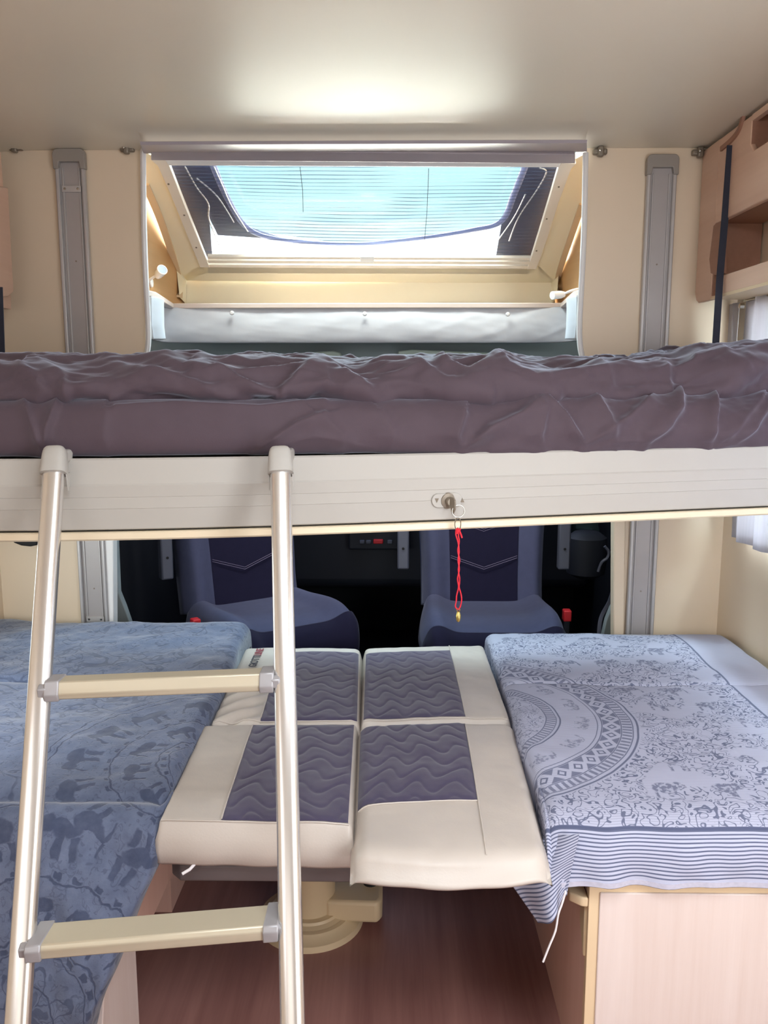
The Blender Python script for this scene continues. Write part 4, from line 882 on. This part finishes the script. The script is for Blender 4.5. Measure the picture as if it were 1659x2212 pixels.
# four cushions on the table
def cushion(label, TLc, TRc, BRc, BLc, th_, puff, pan, lead, front_bulge=0.0, rnd=0.02, wr=None, text=False):
    """corners far-left, far-right, near-right, near-left of the top; pan = (u0,u1,v0,v1) of the quilted panel, u across, v from far to near"""
    t = thing('table_cushion', label, 'cushion', (TLc+BRc)/2-Vector((0, 0, th_)), 'cushions laid over the lowered table')
    nu_, nv_ = 110, 130; u = np.linspace(0, 1, nu_); v = np.linspace(0, 1, nv_); U_, V_ = np.meshgrid(u, v)
    C = [np.array(c) for c in (TLc, TRc, BRc, BLc)]
    def surf(U_, V_):
        return (C[0]*((1-U_)*(1-V_))[..., None]+C[1]*(U_*(1-V_))[..., None]+C[2]*(U_*V_)[..., None]+C[3]*((1-U_)*V_)[..., None])
    Wd = (C[1]-C[0])[0]; Dp = (C[1]-C[2])[1]
    def height(U_, V_, quilt=False):
        eu = np.minimum(U_, 1-U_)*abs(Wd); ev = np.minimum(V_, 1-V_)*abs(Dp)
        r_ = rnd; a = np.clip(eu/r_, 0, 1); b2 = np.clip(ev/r_, 0, 1)
        drop = -(r_*0.8)*(1-np.sqrt(np.clip(1-(1-a)**2, 0, 1))) - (r_*0.8)*(1-np.sqrt(np.clip(1-(1-b2)**2, 0, 1)))
        h = puff*(np.sin(np.pi*U_)**0.5)*(np.sin(np.pi*V_)**0.5)+drop
        S_ = surf(U_, V_); h = h+0.0015*fbm(S_[..., 0]*14, S_[..., 1]*14, 3)
        if wr is not None: h = h+wr(U_, V_, S_)
        return h
    P = surf(U_, V_); P[..., 2] += height(U_, V_)
    P[..., 1] -= front_bulge*np.sin(np.pi*U_)*np.clip((V_-0.75)/0.25, 0, 1)**2
    # sides: ring of rows going down
    ring_idx = [(0, i) for i in range(nu_)]+[(j, nu_-1) for j in range(1, nv_)]+[(nv_-1, i) for i in range(nu_-2, -1, -1)]+[(j, 0) for j in range(nv_-2, 0, -1)]
    verts = P.reshape(-1, 3).tolist(); faces = []; idx = np.arange(nu_*nv_).reshape(nv_, nu_)
    for j in range(nv_-1):
        for i in range(nu_-1): faces.append((int(idx[j, i]), int(idx[j, i+1]), int(idx[j+1, i+1]), int(idx[j+1, i])))
    ctr = sum(C)/4; prev = [int(idx[q]) for q in ring_idx]
    for s__, z_ in ((0.012, 0.25), (0.014, 0.55), (0.010, 0.85), (-0.004, 1.0)):
        cur = []
        for q, pi_ in zip(ring_idx, prev):
            p = P[q]; o_ = np.zeros(2)
            if q[0] == 0: o_ = np.array([0, 1.0])
            if q[0] == nv_-1: o_ = np.array([0, -1.0])
            if q[1] == 0: o_ = o_+np.array([-0.35, 0])
            if q[1] == nu_-1: o_ = o_+np.array([0.35, 0])
            zb_ = ctr[2]-th_; z0_ = p[2]
            verts.append([p[0]+o_[0]*s__, p[1]+o_[1]*s__+0.0015*math.sin(p[0]*60), z0_+(zb_-z0_)*z_]); cur.append(len(verts)-1)
        L_ = len(cur)
        for k in range(L_): faces.append((prev[k], prev[(k+1) % L_], cur[(k+1) % L_], cur[k]))
        prev = cur
    faces.append(prev[::-1])
    body = new('leather_cover', verts, faces, 'leather', t, True)
    # quilted panel
    u0, u1, v0, v1 = pan; qs = 150; U2, V2 = np.meshgrid(np.linspace(u0, u1, qs), np.linspace(v0, v1, qs)); Pq = surf(U2, V2); hq = height(U2, V2)
    X_, Y_ = Pq[..., 0], Pq[..., 1]
    wv = np.abs(((Y_+0.020*np.sin(X_*2*np.pi/0.075+1.2*np.sin(Y_*23)+0.8*np.sin(X_*19)))/0.052) % 1.0-0.5)
    q_h = 0.0045*np.sqrt(np.clip(1-(1-wv*2)**2, 0, 1))
    q_h = 0.0024*(1-np.exp(-((0.5-wv)/0.13)**1.4))
    eb = np.minimum(np.minimum(U2-u0, u1-U2)*abs(Wd), np.minimum(V2-v0, v1-V2)*abs(Dp)); q_h = q_h*np.clip(eb/0.012, 0, 1)
    Pq[..., 2] += hq+q_h+0.0012
    Pq[..., 1] -= front_bulge*np.sin(np.pi*U2)*np.clip((V2-0.75)/0.25, 0, 1)**2
    grid('quilted_panel', Pq, 'quilt', t)
    # seams: piping around the panel and along lead lines
    def on(u_, v_, dz=0.0015):
        U1, V1 = np.array([[u_]]), np.array([[v_]]); p = surf(U1, V1); p[..., 2] += height(U1, V1)+dz; p = p[0, 0]
        return Vector((p[0], p[1]-front_bulge*math.sin(math.pi*u_)*max(0, (v_-0.75)/0.25)**2, p[2]))
    for (ua, va), (ub, vb) in lead:
        tube('piping', [on(ua+(ub-ua)*k/24, va+(vb-va)*k/24) for k in range(25)], 0.0015, 'leather', t, 6)
    return t, on
zc = 0.545
f_l = [UZ(529, 1397, zc), UZ(779, 1399, zc), UZ(776, 1560, zc), UZ(453, 1562, zc)]
t1, on1 = cushion('far cream cushion with printed lettering and plum quilting beside the blue blanket', f_l[0], f_l[1], f_l[2], f_l[3], 0.085, 0.006, (0.335, 0.985, 0.10, 0.985),
    [((0.335, 0.02), (0.335, 0.99)), ((0.02, 0.985), (0.985, 0.985))], rnd=0.018, wr=lambda U_, V_, S_: 0.008*np.exp(-((U_-0.17)/0.12)**2)*np.clip((V_-0.4)*3, 0, 1)*np.sin((S_[..., 0]*0.8-S_[..., 1])*95))
f_r = [UZ(787, 1398, zc), UZ(1045, 1391, zc), UZ(1104, 1553, zc), UZ(780, 1560, zc)]
t2, on2 = cushion('far cream cushion with plum quilting beside the pale patterned cover', f_r[0], f_r[1], f_r[2], f_r[3], 0.085, 0.006, (0.015, 0.70, 0.11, 0.975),
    [((0.705, 0.02), (0.70, 0.98)), ((0.02, 0.985), (0.98, 0.985))], rnd=0.018)
n_l = [UZ(440, 1566, zc), UZ(770, 1564, zc), UZ(758, 1780, zc), UZ(343, 1772, zc)]
t3, on3 = cushion('near cream cushion with plum quilting behind the ladder, square front edge', n_l[0], n_l[1], n_l[2], n_l[3], 0.086, 0.005, (0.325, 0.985, 0.02, 0.99),
    [((0.325, 0.02), (0.325, 0.985)), ((0.01, 0.995), (0.99, 0.995)), ((0.33, 0.015), (0.98, 0.015))], rnd=0.008)
n_r = [UZ(774, 1566, zc+0.004), UZ(1110, 1556, zc+0.004), UZ(1186, 1850, zc-0.012), UZ(762, 1850, zc-0.012)]
t4, on4 = cushion('near cream cushion with plum quilting and a deep plain bulging front', n_r[0], n_r[1], n_r[2], n_r[3], 0.050, 0.014, (0.015, 0.675, 0.01, 0.70),
    [((0.68, 0.02), (0.68, 0.97)), ((0.02, 0.71), (0.675, 0.70))], front_bulge=0.022, rnd=0.030)
# lettering on the far-left cushion
def text_obj(s, loc, size, rot, mat, parent, name='lettering'):
    cu_ = bpy.data.curves.new(name, 'FONT'); cu_.body = s; cu_.size = size; cu_.extrude = 0.0004; cu_.offset = 0.0006
    o = bpy.data.objects.new(name, cu_); COL.objects.link(o); bpy.context.view_layer.update()
    me = bpy.data.meshes.new_from_object(o.evaluated_get(bpy.context.evaluated_depsgraph_get())); bpy.data.objects.remove(o)
    me.materials.clear(); me.materials.append(M[mat]); o2 = bpy.data.objects.new(name, me); COL.objects.link(o2)
    me.transform(Matrix.Translation(loc)@rot.to_4x4()); attach(o2, parent); return o2
pA = UZ(552, 1440, zc+0.008); pB = UZ(569, 1403, zc+0.008); dv_ = (pB-pA); L_ = dv_.length; ang = math.atan2(dv_.y, dv_.x)
rot = Matrix.Rotation(ang, 3, 'Z'); TS = L_/5.0
ta = text_obj('GIOTTI', Vector((pA.x, pA.y, zc+0.0075)), TS, rot, 'ink', t1)
dn_ = dv_.normalized(); wA = max((Vector((v.co.x-pA.x, v.co.y-pA.y, 0)).dot(Vector((dn_.x, dn_.y, 0)))) for v in ta.data.vertices)+TS*0.08
text_obj('LINE', Vector((pA.x, pA.y, zc+0.0075))+Vector((dn_.x, dn_.y, 0))*wA, TS, rot, 'inkred', t1)
# zip pull under the near left cushion
zp = UY(405, 1878, 1.33); tube('zip_pull', [zp+Vector((0.012, 0.01, 0.006)), zp+Vector((0.004, 0, 0)), zp+Vector((-0.008, -0.006, -0.005))], 0.0028, 'string', t3, 8)

# ------------------------------------------------------------------ right bench
XBI = 0.335
BZ = 0.445
yFf = 1.335
bn = thing('bench', 'pale wooden bench box under the pale patterned cover', 'bench', (0.65, 1.85, 0))
xfl = UY(1272, 1950, yFf).x
box('bench_body', (xfl+0.002, yFf+0.016, 0.0), (XR-0.004, 2.40, BZ-0.001), 'sidewood', bn)
box('front_panel', (xfl, yFf, 0.0), (XR-0.006, yFf+0.016, BZ), 'woodtrim', bn, 0.001)
box('door', (xfl+0.018, yFf-0.004, 0.02), (XR-0.03, yFf+0.002, BZ-0.022), 'benchwood', bn, 0.002)
zk = UY(1250, 1938, yFf+0.02).z
prism('corner_shelf', [(xfl, yFf+0.002, zk-0.008), (xfl-0.012, yFf+0.004, zk-0.008), (xfl-0.030, yFf+0.02, zk-0.008), (xfl-0.034, yFf+0.05, zk-0.008), (xfl, yFf+0.10, zk-0.008)], (0, 0, 0.018), 'woodtrim', bn, bv=0.003)
prism('wall_bracket', [(xfl-0.004, yFf+0.012, zk-0.11), (xfl-0.004, yFf+0.045, zk-0.06), (xfl-0.004, yFf+0.05, zk-0.01), (xfl-0.004, yFf+0.012, zk-0.01)], (0.008, 0, 0), 'beigepl', bn, bv=0.002)
# upholstered bench pads
XI2 = UZ(1150, 1700, 0.55).x
gd = thing('bench_cushion', 'light grey bench cushion showing beside the right wall', 'cushion', (0.7, 1.9, BZ))
box('rear_pad', (0.315, 1.99, BZ+0.001), (XR-0.02, 2.455, 0.548), 'benchgrey', gd, 0.03, 5)
box('front_pad', (0.315, yFf+0.01, BZ+0.001), (XR-0.02, 1.985, 0.543), 'benchgrey', gd, 0.03, 5)
# cover: world grid u across X, v from far to near then falling
def circle3(a, b, c):
    ax, ay, bx, by, cx_, cy2 = a.x, a.y, b.x, b.y, c.x, c.y; d = 2*(ax*(by-cy2)+bx*(cy2-ay)+cx_*(ay-by))
    ux = ((ax*ax+ay*ay)*(by-cy2)+(bx*bx+by*by)*(cy2-ay)+(cx_*cx_+cy2*cy2)*(ay-by))/d
    uy = ((ax*ax+ay*ay)*(cx_-bx)+(bx*bx+by*by)*(ax-cx_)+(cx_*cx_+cy2*cy2)*(bx-ax))/d
    return Vector((ux, uy, a.z)), math.hypot(ax-ux, ay-uy)
cR, rout = circle3(UZ(1085, 1432, 0.56), UZ(1366, 1550, 0.56), UZ(1190, 1712, 0.56)); rin = (UZ(1205, 1545, 0.56)-cR).length
yb_ = UZ(1400, 1762, 0.56).y
hemz = UY(1450, 1906, yFf-0.012).z
nu_, nv_ = 240, 320
Lp = [(2.44, 0.505), (2.435, 0.535), (2.40, 0.553), (2.2, 0.558), (2.02, 0.556), (1.992, 0.546), (1.965, 0.556), (1.7, 0.560), (1.45, 0.556), (1.375, 0.548), (1.335, 0.522), (1.318, 0.49), (1.312, hemz)]
kn = smoothpath([(0, a_, b_) for a_, b_ in Lp], 12); L = [0]
for a_, b_ in zip(kn[:-1], kn[1:]): L.append(L[-1]+(b_-a_).length)
L = np.array(L); tt = np.linspace(0, L[-1], nv_); PY = np.interp(tt, L, [p.y for p in kn]); PZ = np.interp(tt, L, [p.z for p in kn])
# flattened v coordinate: equals world y on top, keeps falling as arc length
VC = PY[0]-tt+0.0; k0 = np.argmin(np.abs(PY-1.7)); VC = VC+(PY[k0]-VC[k0])
le = [UZ(a_, b_, 0.553) for a_, b_ in ((1062, 1402), (1110, 1545), (1118, 1600), (1160, 1690), (1188, 1790))]
lex = lambda y: np.interp(y, [p.y for p in le[::-1]], [p.x for p in le[::-1]])
sag = 0.0
s_in = np.linspace(0, 1, nu_)
P = np.zeros((nv_, nu_, 3)); uv = np.zeros((nv_, nu_, 2))
W_side = 0.10
for j in range(nv_):
    xi = lex(PY[j]); top = XR-0.025-xi; tot = W_side+top; sp_ = s_in*tot
    onside = sp_ < W_side; d_ = W_side-sp_
    x = np.where(onside, xi+0.004-0.016*np.clip(d_/W_side, 0, 1)*0+0.0, xi+(sp_-W_side)); rr2 = 0.028
    # rounded corner
    q = sp_-W_side; x = np.where(q < 0, xi-0.000, xi+q); fj = min(1, max(0, (tt[j]-(L[-1]-0.16))/0.10)); z = np.where(q < 0, PZ[j]+q*0.98*(1-0.95*fj), PZ[j])
    rc_ = np.clip(1-np.abs(q)/rr2, 0, 1); x = x+rc_**2*0.006*np.where(q < 0, 1, 1); z = z-rc_**2*0.009
    P[j, :, 0] = x; P[j, :, 1] = PY[j]; P[j, :, 2] = z; uv[j, :, 0] = xi+q; uv[j, :, 1] = VC[j]
X_ = P[..., 0]; fall = np.clip((tt-(L[-1]-0.20))/0.2, 0, 1)[:, None]
qq = (s_in[None]*(W_side+(XR-0.025-lex(PY))[:, None])-W_side)
fl = (qq > 0)
P[..., 2] += 0.004*fbm(X_*7, P[..., 1]*7, 3)*(1-fall)*fl - 0.004*fall*np.abs(np.sin(X_*18))*(fall > 0.95)
P[..., 1] -= fall*(0.005*np.sin(X_*40+np.sin(X_*17))+0.007*fbm(X_*12, fall*2, 2))
# keep the flap beside the cushion edge from going through it
M['cover'] = mat_elephant_cover((cR.x, cR.y), rin, rout, yb_, UZ(1560, 1460, 0.56).x)
cvr = grid('patterned_cover', P, 'cover', uv=uv, thick=0.0018)
ct = thing('bench_cover', 'pale cotton cover with mandala rings, scrolls and striped hem on the bench', 'cover', (0.65, 1.85, 0.56)); attach(cvr, ct)
# corner of the cloth hanging loose between bench and table
cB, cC, cD, cE, cA = UY(1252, 1800, 1.318), UY(1226, 1938, 1.298), UY(1166, 2002, 1.30), UY(1096, 1900, 1.352), UY(1186, 1800, 1.36)
HP = np.zeros((60, 50, 3)); HU = np.zeros((60, 50, 2))
for j in range(60):
    v = j/59; l_ = (cA*(1-v)**2 + cE*2*v*(1-v)*1.0 + cD*v*v) if False else (cA.lerp(cE, min(1, v*2)) if v < 0.5 else cE.lerp(cD, v*2-1)); r_ = cB.lerp(cC, v)
    for i in range(50):
        u = i/49; p = l_.lerp(r_, u); p.y += 0.012*math.sin(u*7+v*2)*v - 0.006*math.sin(math.pi*u)
        HP[j, i] = p; HU[j, i] = (u*0.06, yb_-0.02-v*0.13+0.02*(1-u)*(1-v))
hc = grid('hanging_corner', HP, 'cover', uv=HU, thick=0.0015); attach(hc, ct)
# hem band and loose string
hp_ = [Vector(P[-1, i]) for i in range(0, nu_, 3) if qq[-1, i] > 0.02]
sweep('hem', [p+Vector((0, -0.001, 0.006)) for p in hp_], [(-0.0012, -0.005), (0.0012, -0.005), (0.0012, 0.004), (-0.0012, 0.004)], 'hem', ct, up=(0, 0, 1))
sp_pts = [UY(a_, b_, 1.29) for a_, b_ in ((1222, 1925), (1214, 1952), (1206, 1975), (1200, 2010), (1186, 2045), (1173, 2078))]
tube('loose_string', smoothpath(sp_pts, 5), 0.0018, 'string', ct, 6)

# ------------------------------------------------------------------ left bench and blanket
lb = thing('bench', 'pinkish wooden bench base under the blue grey blanket', 'bench', (-0.75, 1.8, 0))
XLI = -0.475
yc = 1.46
xe = UY(297, 2120, yc).x
bevel(prism('bench_end', [(xe, 1.22, 0), (xe, yc, 0), (xe, yc, BZ-0.01), (xe, 1.36, BZ-0.01), (xe, 1.30, 0.30)], (XL+0.004-xe, 0, 0), 'benchwood', lb), 0.002)
box('bench_rail', (XL+0.004, yc+0.001, 0.21), (xe+0.005, 1.84, BZ-0.012), 'sidewood', lb, 0.002)
x4 = UY(398, 1940, 1.86).x
lathe('round_post', [(0.0001, BZ-0.02), (0.022, BZ-0.02), (0.022, 0.19), (0.0001, 0.19)], (xe-0.01, 1.862, 0), 'woodtrim', lb, 24)
box('bench_body', (XL+0.004, 1.88, 0.0), (xe-0.05, 2.42, BZ-0.015), 'sidewood', lb)
lc2 = thing('bench_cushion', 'bench cushions hidden under the blue grey blanket', 'cushion', (-0.8, 1.8, BZ))
box('seat_pad', (XL+0.02, 1.40, BZ+0.001), (-0.47, 2.40, 0.53), 'benchgrey', lc2, 0.02, 3)
# blanket grid
ledge = [(515, 1402), (500, 1450), (478, 1500), (452, 1548), (432, 1580), (395, 1650), (362, 1720), (341, 1762)]
lp = [UZ(a_, b_, 0.55) for a_, b_ in ledge]
exf = lambda y: np.interp(y, [p.y for p in lp[::-1]], [p.x for p in lp[::-1]])
f1 = UY(338, 1870, 1.315); f2 = UY(280, 1992, 1.27); f3 = UY(248, 2080, 1.25); f4 = UY(222, 2150, 1.23); f5 = UY(186, 2215, 1.21)
Lp = [(2.47, 0.50), (2.462, 0.55), (2.43, 0.572), (2.30, 0.570), (2.15, 0.567), (2.03, 0.562), (1.985, 0.546), (1.945, 0.560), (1.70, 0.562), (1.50, 0.560), (1.44, 0.552), (1.415, 0.538), (1.385, 0.546), (1.345, 0.530), (1.322, 0.49), (f1.y, f1.z), (f2.y, f2.z), (f3.y, f3.z), (f4.y, f4.z), (f5.y, f5.z), (1.18, 0.10), (1.17, 0.02)]
kn = smoothpath([(0, a_, b_) for a_, b_ in Lp], 12); L = [0]
for a_, b_ in zip(kn[:-1], kn[1:]): L.append(L[-1]+(b_-a_).length)
L = np.array(L); nv_ = 380; nu_ = 220; tt = np.linspace(0, L[-1], nv_); PY = np.interp(tt, L, [p.y for p in kn]); PZ = np.interp(tt, L, [p.z for p in kn])
VC = PY[0]-tt; k0 = np.argmin(np.abs(PY-1.7)); VC = VC+(PY[k0]-VC[k0])
zlow = [(f5.z-0.3, f5.x-0.06), (f5.z, f5.x), (f4.z, f4.x), (f3.z, f3.x), (f2.z, f2.x), (f1.z, f1.x), (0.49, exf(1.33))]
def edge(y, z):
    return np.where(z < 0.50, np.interp(z, [a_ for a_, b_ in zlow], [b_ for a_, b_ in zlow]), exf(y))
xed = np.array([float(edge(np.array(y), np.array(z))) if (tt[i] > L[-1]*0.5) else float(exf(y)) for i, (y, z) in enumerate(zip(PY, PZ))])
kk = np.ones(15)/15; xed = np.convolve(np.pad(xed, 7, mode='edge'), kk, 'valid')
W_side = 0.07; P = np.zeros((nv_, nu_, 3)); uv = np.zeros((nv_, nu_, 2)); x0_ = XL+0.012
for j in range(nv_):
    tot = W_side+xed[j]-x0_; q = np.linspace(0, 1, nu_)*tot-(xed[j]-x0_)   # q>0: side flap
    topm = q < 0; fallj = np.clip((tt[j]-L[-1]*0.62)/0.08, 0, 1)
    ww = 0.05; rc_ = np.clip(1-np.abs(q)/0.03, 0, 1)
    x = np.where(topm, xed[j]+q, xed[j]-0.1*q*0); z = PZ[j]-np.where(topm, 0, q)*(1-fallj); y = PY[j]+np.where(topm, 0, q)*fallj
    x = x-rc_**2*0.007; z = z-rc_**2*0.010*(1-fallj)
    P[j, :, 0] = x; P[j, :, 1] = y; P[j, :, 2] = z; uv[j, :, 0] = xed[j]+q; uv[j, :, 1] = VC[j]
X_, Y_, Z_ = P[..., 0], P[..., 1], P[..., 2]
fallm = np.clip((tt-L[-1]*0.6)/0.1, 0, 1)[:, None]
dn = 0.006*fbm(uv[..., 0]*6, uv[..., 1]*6, 4)
P[..., 2] += dn*(1-fallm); P[..., 1] -= dn*fallm*2.2
P[..., 2] += 0.012*np.clip((XL+0.20-X_)/0.2, 0, 1)
c1 = UZ(470, 1640, 0.56); cc = UY(62, 2190, 1.22); jv = np.argmin(np.abs(PZ-cc.z)+1.0*(tt < L[-1]*0.6))
M['blanket'] = mat_dark_blanket((c1.x, c1.y), (cc.x, float(VC[jv])))
bkt = grid('plush_blanket', P, 'blanket', uv=uv, thick=0.003)
tag(bkt, 'blue grey plush blanket with elephant mandalas covering the left bench', 'blanket')

# dark bed control handle below the bed at far left
hd = prism('grip_handle', [UY(a_, b_, 2.44) for a_, b_ in ((16, 1160), (30, 1173), (45, 1179), (65, 1181), (80, 1178), (82, 1160))], (0, 0.03, 0), 'black', bv=0.004)
tag(hd, 'black curved grip peeking out below the bed, far left', 'handle')

# ------------------------------------------------------------------ cab: swivelled seats
def seat(loc, rz, label, group, buckle_side, brackets):
    t = bpy.data.objects.new('captain_chair', None); COL.objects.link(t); t.location = loc; t.rotation_euler = (0, 0, rz)
    t['label'] = label; t['category'] = 'seat'; t['group'] = group
    def add(o): o.parent = t; o.matrix_parent_inverse = Matrix.Identity(4); return o
    def body(name, mat, w_, rows, off=0.0, u0=-1, u1=1, n=40):
        # rows: list of (y, z, halfwidth, bolster, nrm(y,z)) along centre line; builds shaped surface
        m_ = 64; R_ = smoothpath([(a_[0], a_[1], a_[2]) for a_ in rows], 6); Nn = len(R_)
        us = np.linspace(u0, u1, m_); P = np.zeros((Nn, m_, 3))
        for j in range(Nn):
            p = R_[j]; pa = R_[max(j-1, 0)]; pb = R_[min(j+1, Nn-1)]; tx, ty = pb.x-pa.x, pb.y-pa.y; l = math.hypot(tx, ty); nx, ny = -ty/l, tx/l
            if ny < 0 and abs(ny) > abs(nx): pass
            for i, u in enumerate(us):
                a_ = abs(u); bol = 0.032*math.exp(-((a_-0.78)/0.17)**2); rnd_ = -0.09*max(0, (a_-0.84)/0.16)**2
                h = bol+rnd_+off; P[j, i] = (u*p.z, p.x+nx*h*S_[0], p.y+ny*h*S_[0])
        return add(grid(name, P, mat, thick=0.004))
    S_ = [1]
    cush = [(0.30, 0.36, 0.20), (0.30, 0.40, 0.22), (-0.22+0.5, 0.47, 0.24)]
    crow = [(0.20, 0.475, 0.235), (0.05, 0.478, 0.245), (-0.10, 0.49, 0.25), (-0.20, 0.485, 0.245), (-0.262, 0.455, 0.235), (-0.285, 0.40, 0.22), (-0.28, 0.33, 0.21)]
    S_[0] = -1
    body('seat_cushion', 'seatlight', 1, crow)
    body('seat_insert', 'seatdark', 1, crow, 0.003, -0.56, 0.56)
    body('seat_front', 'seatdark', 1, [(-0.235, 0.474, 0.247), (-0.268, 0.452, 0.242), (-0.292, 0.40, 0.227), (-0.288, 0.30, 0.215)], 0.004, -1, 1)
    box_ = add(box('seat_base', (-0.2, -0.22, 0.021), (0.2, 0.2, 0.40), 'cabdark', None, 0.02, 3))
    brow = [(0.165, 0.46, 0.235), (0.185, 0.56, 0.235), (0.205, 0.70, 0.24), (0.24, 0.88, 0.25), (0.285, 1.04, 0.235)]
    S_[0] = 1
    body('backrest', 'seatlight', 1, brow); body('back_insert', 'seatdark', 1, brow, 0.003, -0.54, 0.54)
    add(prism('back_shell', [(0, 0.21, 0.42), (0, 0.27, 0.42), (0, 0.36, 1.02), (0, 0.31, 1.02)], (0.0001, 0, 0), 'cabdark')).data.transform(Matrix.Identity(4))
    o = t.children[-1]; me = o.data
    for v_ in me.vertices: v_.co.x = -0.21 if v_.index < 4 else 0.21
    # stitched chevrons
    for zc_ in (0.60, 0.74, 0.86):
        for s_ in (-1, 1):
            pts = [(s_*x_, 0.198+(zc_+0.30*abs(x_)-0.62)*0.22-0.012, zc_+0.34*abs(x_)) for x_ in (0.0, 0.06, 0.125)]
            for dz in (0, 0.008): add(tube('stitching', [(p[0], p[1]-0.003, p[2]+dz) for p in pts], 0.0010, 'thread', None, 5))
    for bx in brackets:
        add(box('arm_bracket', (bx-0.022, 0.17, 0.60), (bx+0.022, 0.21, 1.02), 'seatgrey', None, 0.006, 2))
        add(lathe('bracket_bolt', [(0.0001, 0.002), (0.005, 0.002), (0.005, 0), (0.0001, 0)], (bx, 0.169, 0.68), 'black', None, 10, (0, -1, 0)))
    bs = buckle_side
    add(box('belt_buckle', (bs*0.275-0.014, -0.04, 0.46), (bs*0.275+0.014, -0.005, 0.50), 'red', None, 0.004, 2))
    add(box('buckle_stalk', (bs*0.275-0.010, -0.03, 0.25), (bs*0.275+0.010, -0.010, 0.46), 'cabdark', None, 0.002, 2))
    return t
sR = UY(1052, 1320, 2.95)
seat((sR.x, 2.90, 0.0), R(0), 'dark seat with lavender grey bolsters behind the hanging red cord', 'swivelled cab seats', 1, (-0.305, 0.30))
sL = UY(560, 1320, 2.95)
seat((sL.x+0.03, 2.92, 0.0), R(34), 'dark seat with grey bolsters turned sideways behind the ladder', 'swivelled cab seats', -1, (-0.30,))
# dashboard with radio panel
db = thing('dashboard', 'dark cab dashboard with a control strip and small red button', 'dashboard', (0.0, 3.7, 0.5))
box('dash_body', (-0.95, 3.75, 0.35), (0.90, 4.15, 0.80), 'cabdark', db, 0.05, 4)
c = UY(805, 1165, 3.68)
box('control_panel', (c.x-0.11, 3.68, c.z-0.05), (c.x+0.16, 3.78, c.z+0.05), 'cabdark', db, 0.01, 3)
c2 = UY(817, 1170, 3.67); box('red_button', (c2.x-0.022, 3.665, c2.z-0.010), (c2.x+0.022, 3.69, c2.z+0.010), 'red', db, 0.004)
for a_ in (782, 796, 842): q = UY(a_, 1171, 3.67); box('grey_button', (q.x-0.011, 3.668, q.z-0.008), (q.x+0.011, 3.69, q.z+0.008), 'seatgrey', db, 0.003)
# door cards
dl = prism('door_card', [UY(a_, b_, 2.62) for a_, b_ in ((238, 1140), (250, 1140), (256, 1280), (268, 1310), (282, 1350), (291, 1900), (238, 1900))], (0, 0.03, 0), 'doorgrey', bv=0.003)
tag(dl, 'grey cab door card edge beside the left bed rail', 'door card')
dr = prism('door_card', [UY(a_, b_, 2.64) for a_, b_ in ((1335, 1290), (1322, 1310), (1310, 1340), (1302, 1375), (1300, 1900), (1335, 1900))], (0, 0.03, 0), 'doorgrey', bv=0.003)
tag(dr, 'grey cab door card curve beside the right seat', 'door card')
sweep_ = sweep('seat_belt', smoothpath([UY(a_, b_, 2.60) for a_, b_ in ((1326, 1268), (1316, 1300), (1298, 1335), (1293, 1378))], 6), [(-0.006, -0.001), (0.006, -0.001), (0.006, 0.001), (-0.006, 0.001)], 'seatgrey', up=(0, -1, 0)); tag(sweep_, 'grey seat belt strap curving down by the door card', 'seat belt')
# small cab window glimpse with mirror, headrest silhouette beside it
cwn = UY(1270, 1140, 3.9)
wn = struct(prism('window_3', [UY(a_, b_, 3.6) for a_, b_ in ((1230, 1125), (1292, 1125), (1296, 1150), (1280, 1157), (1232, 1152))], (0, 0.01, 0), 'mirrorglass', bv=0.002))
dk = thing('door_mirror_housing', 'black rounded mirror housing below the cab window glimpse', 'mirror', UY(1268, 1200, 3.3))
hh = UY(1266, 1200, 3.3)
lathe('housing', [(0.0001, 0.10), (0.05, 0.097), (0.078, 0.075), (0.085, 0.0), (0.075, -0.07), (0.04, -0.09), (0.0001, -0.092)], hh, 'cabdark', dk, 32)
tube('mirror_arm', [hh+Vector((0.05, 0, 0)), Vector((0.93, hh.y+0.05, hh.z))], 0.014, 'cabdark', dk)
tube('grab_handle', smoothpath([UY(a_, b_, 3.2) for a_, b_ in ((1306, 1180), (1315, 1192), (1312, 1205), (1300, 1215), (1292, 1235))], 5), 0.006, 'seatgrey', dk)
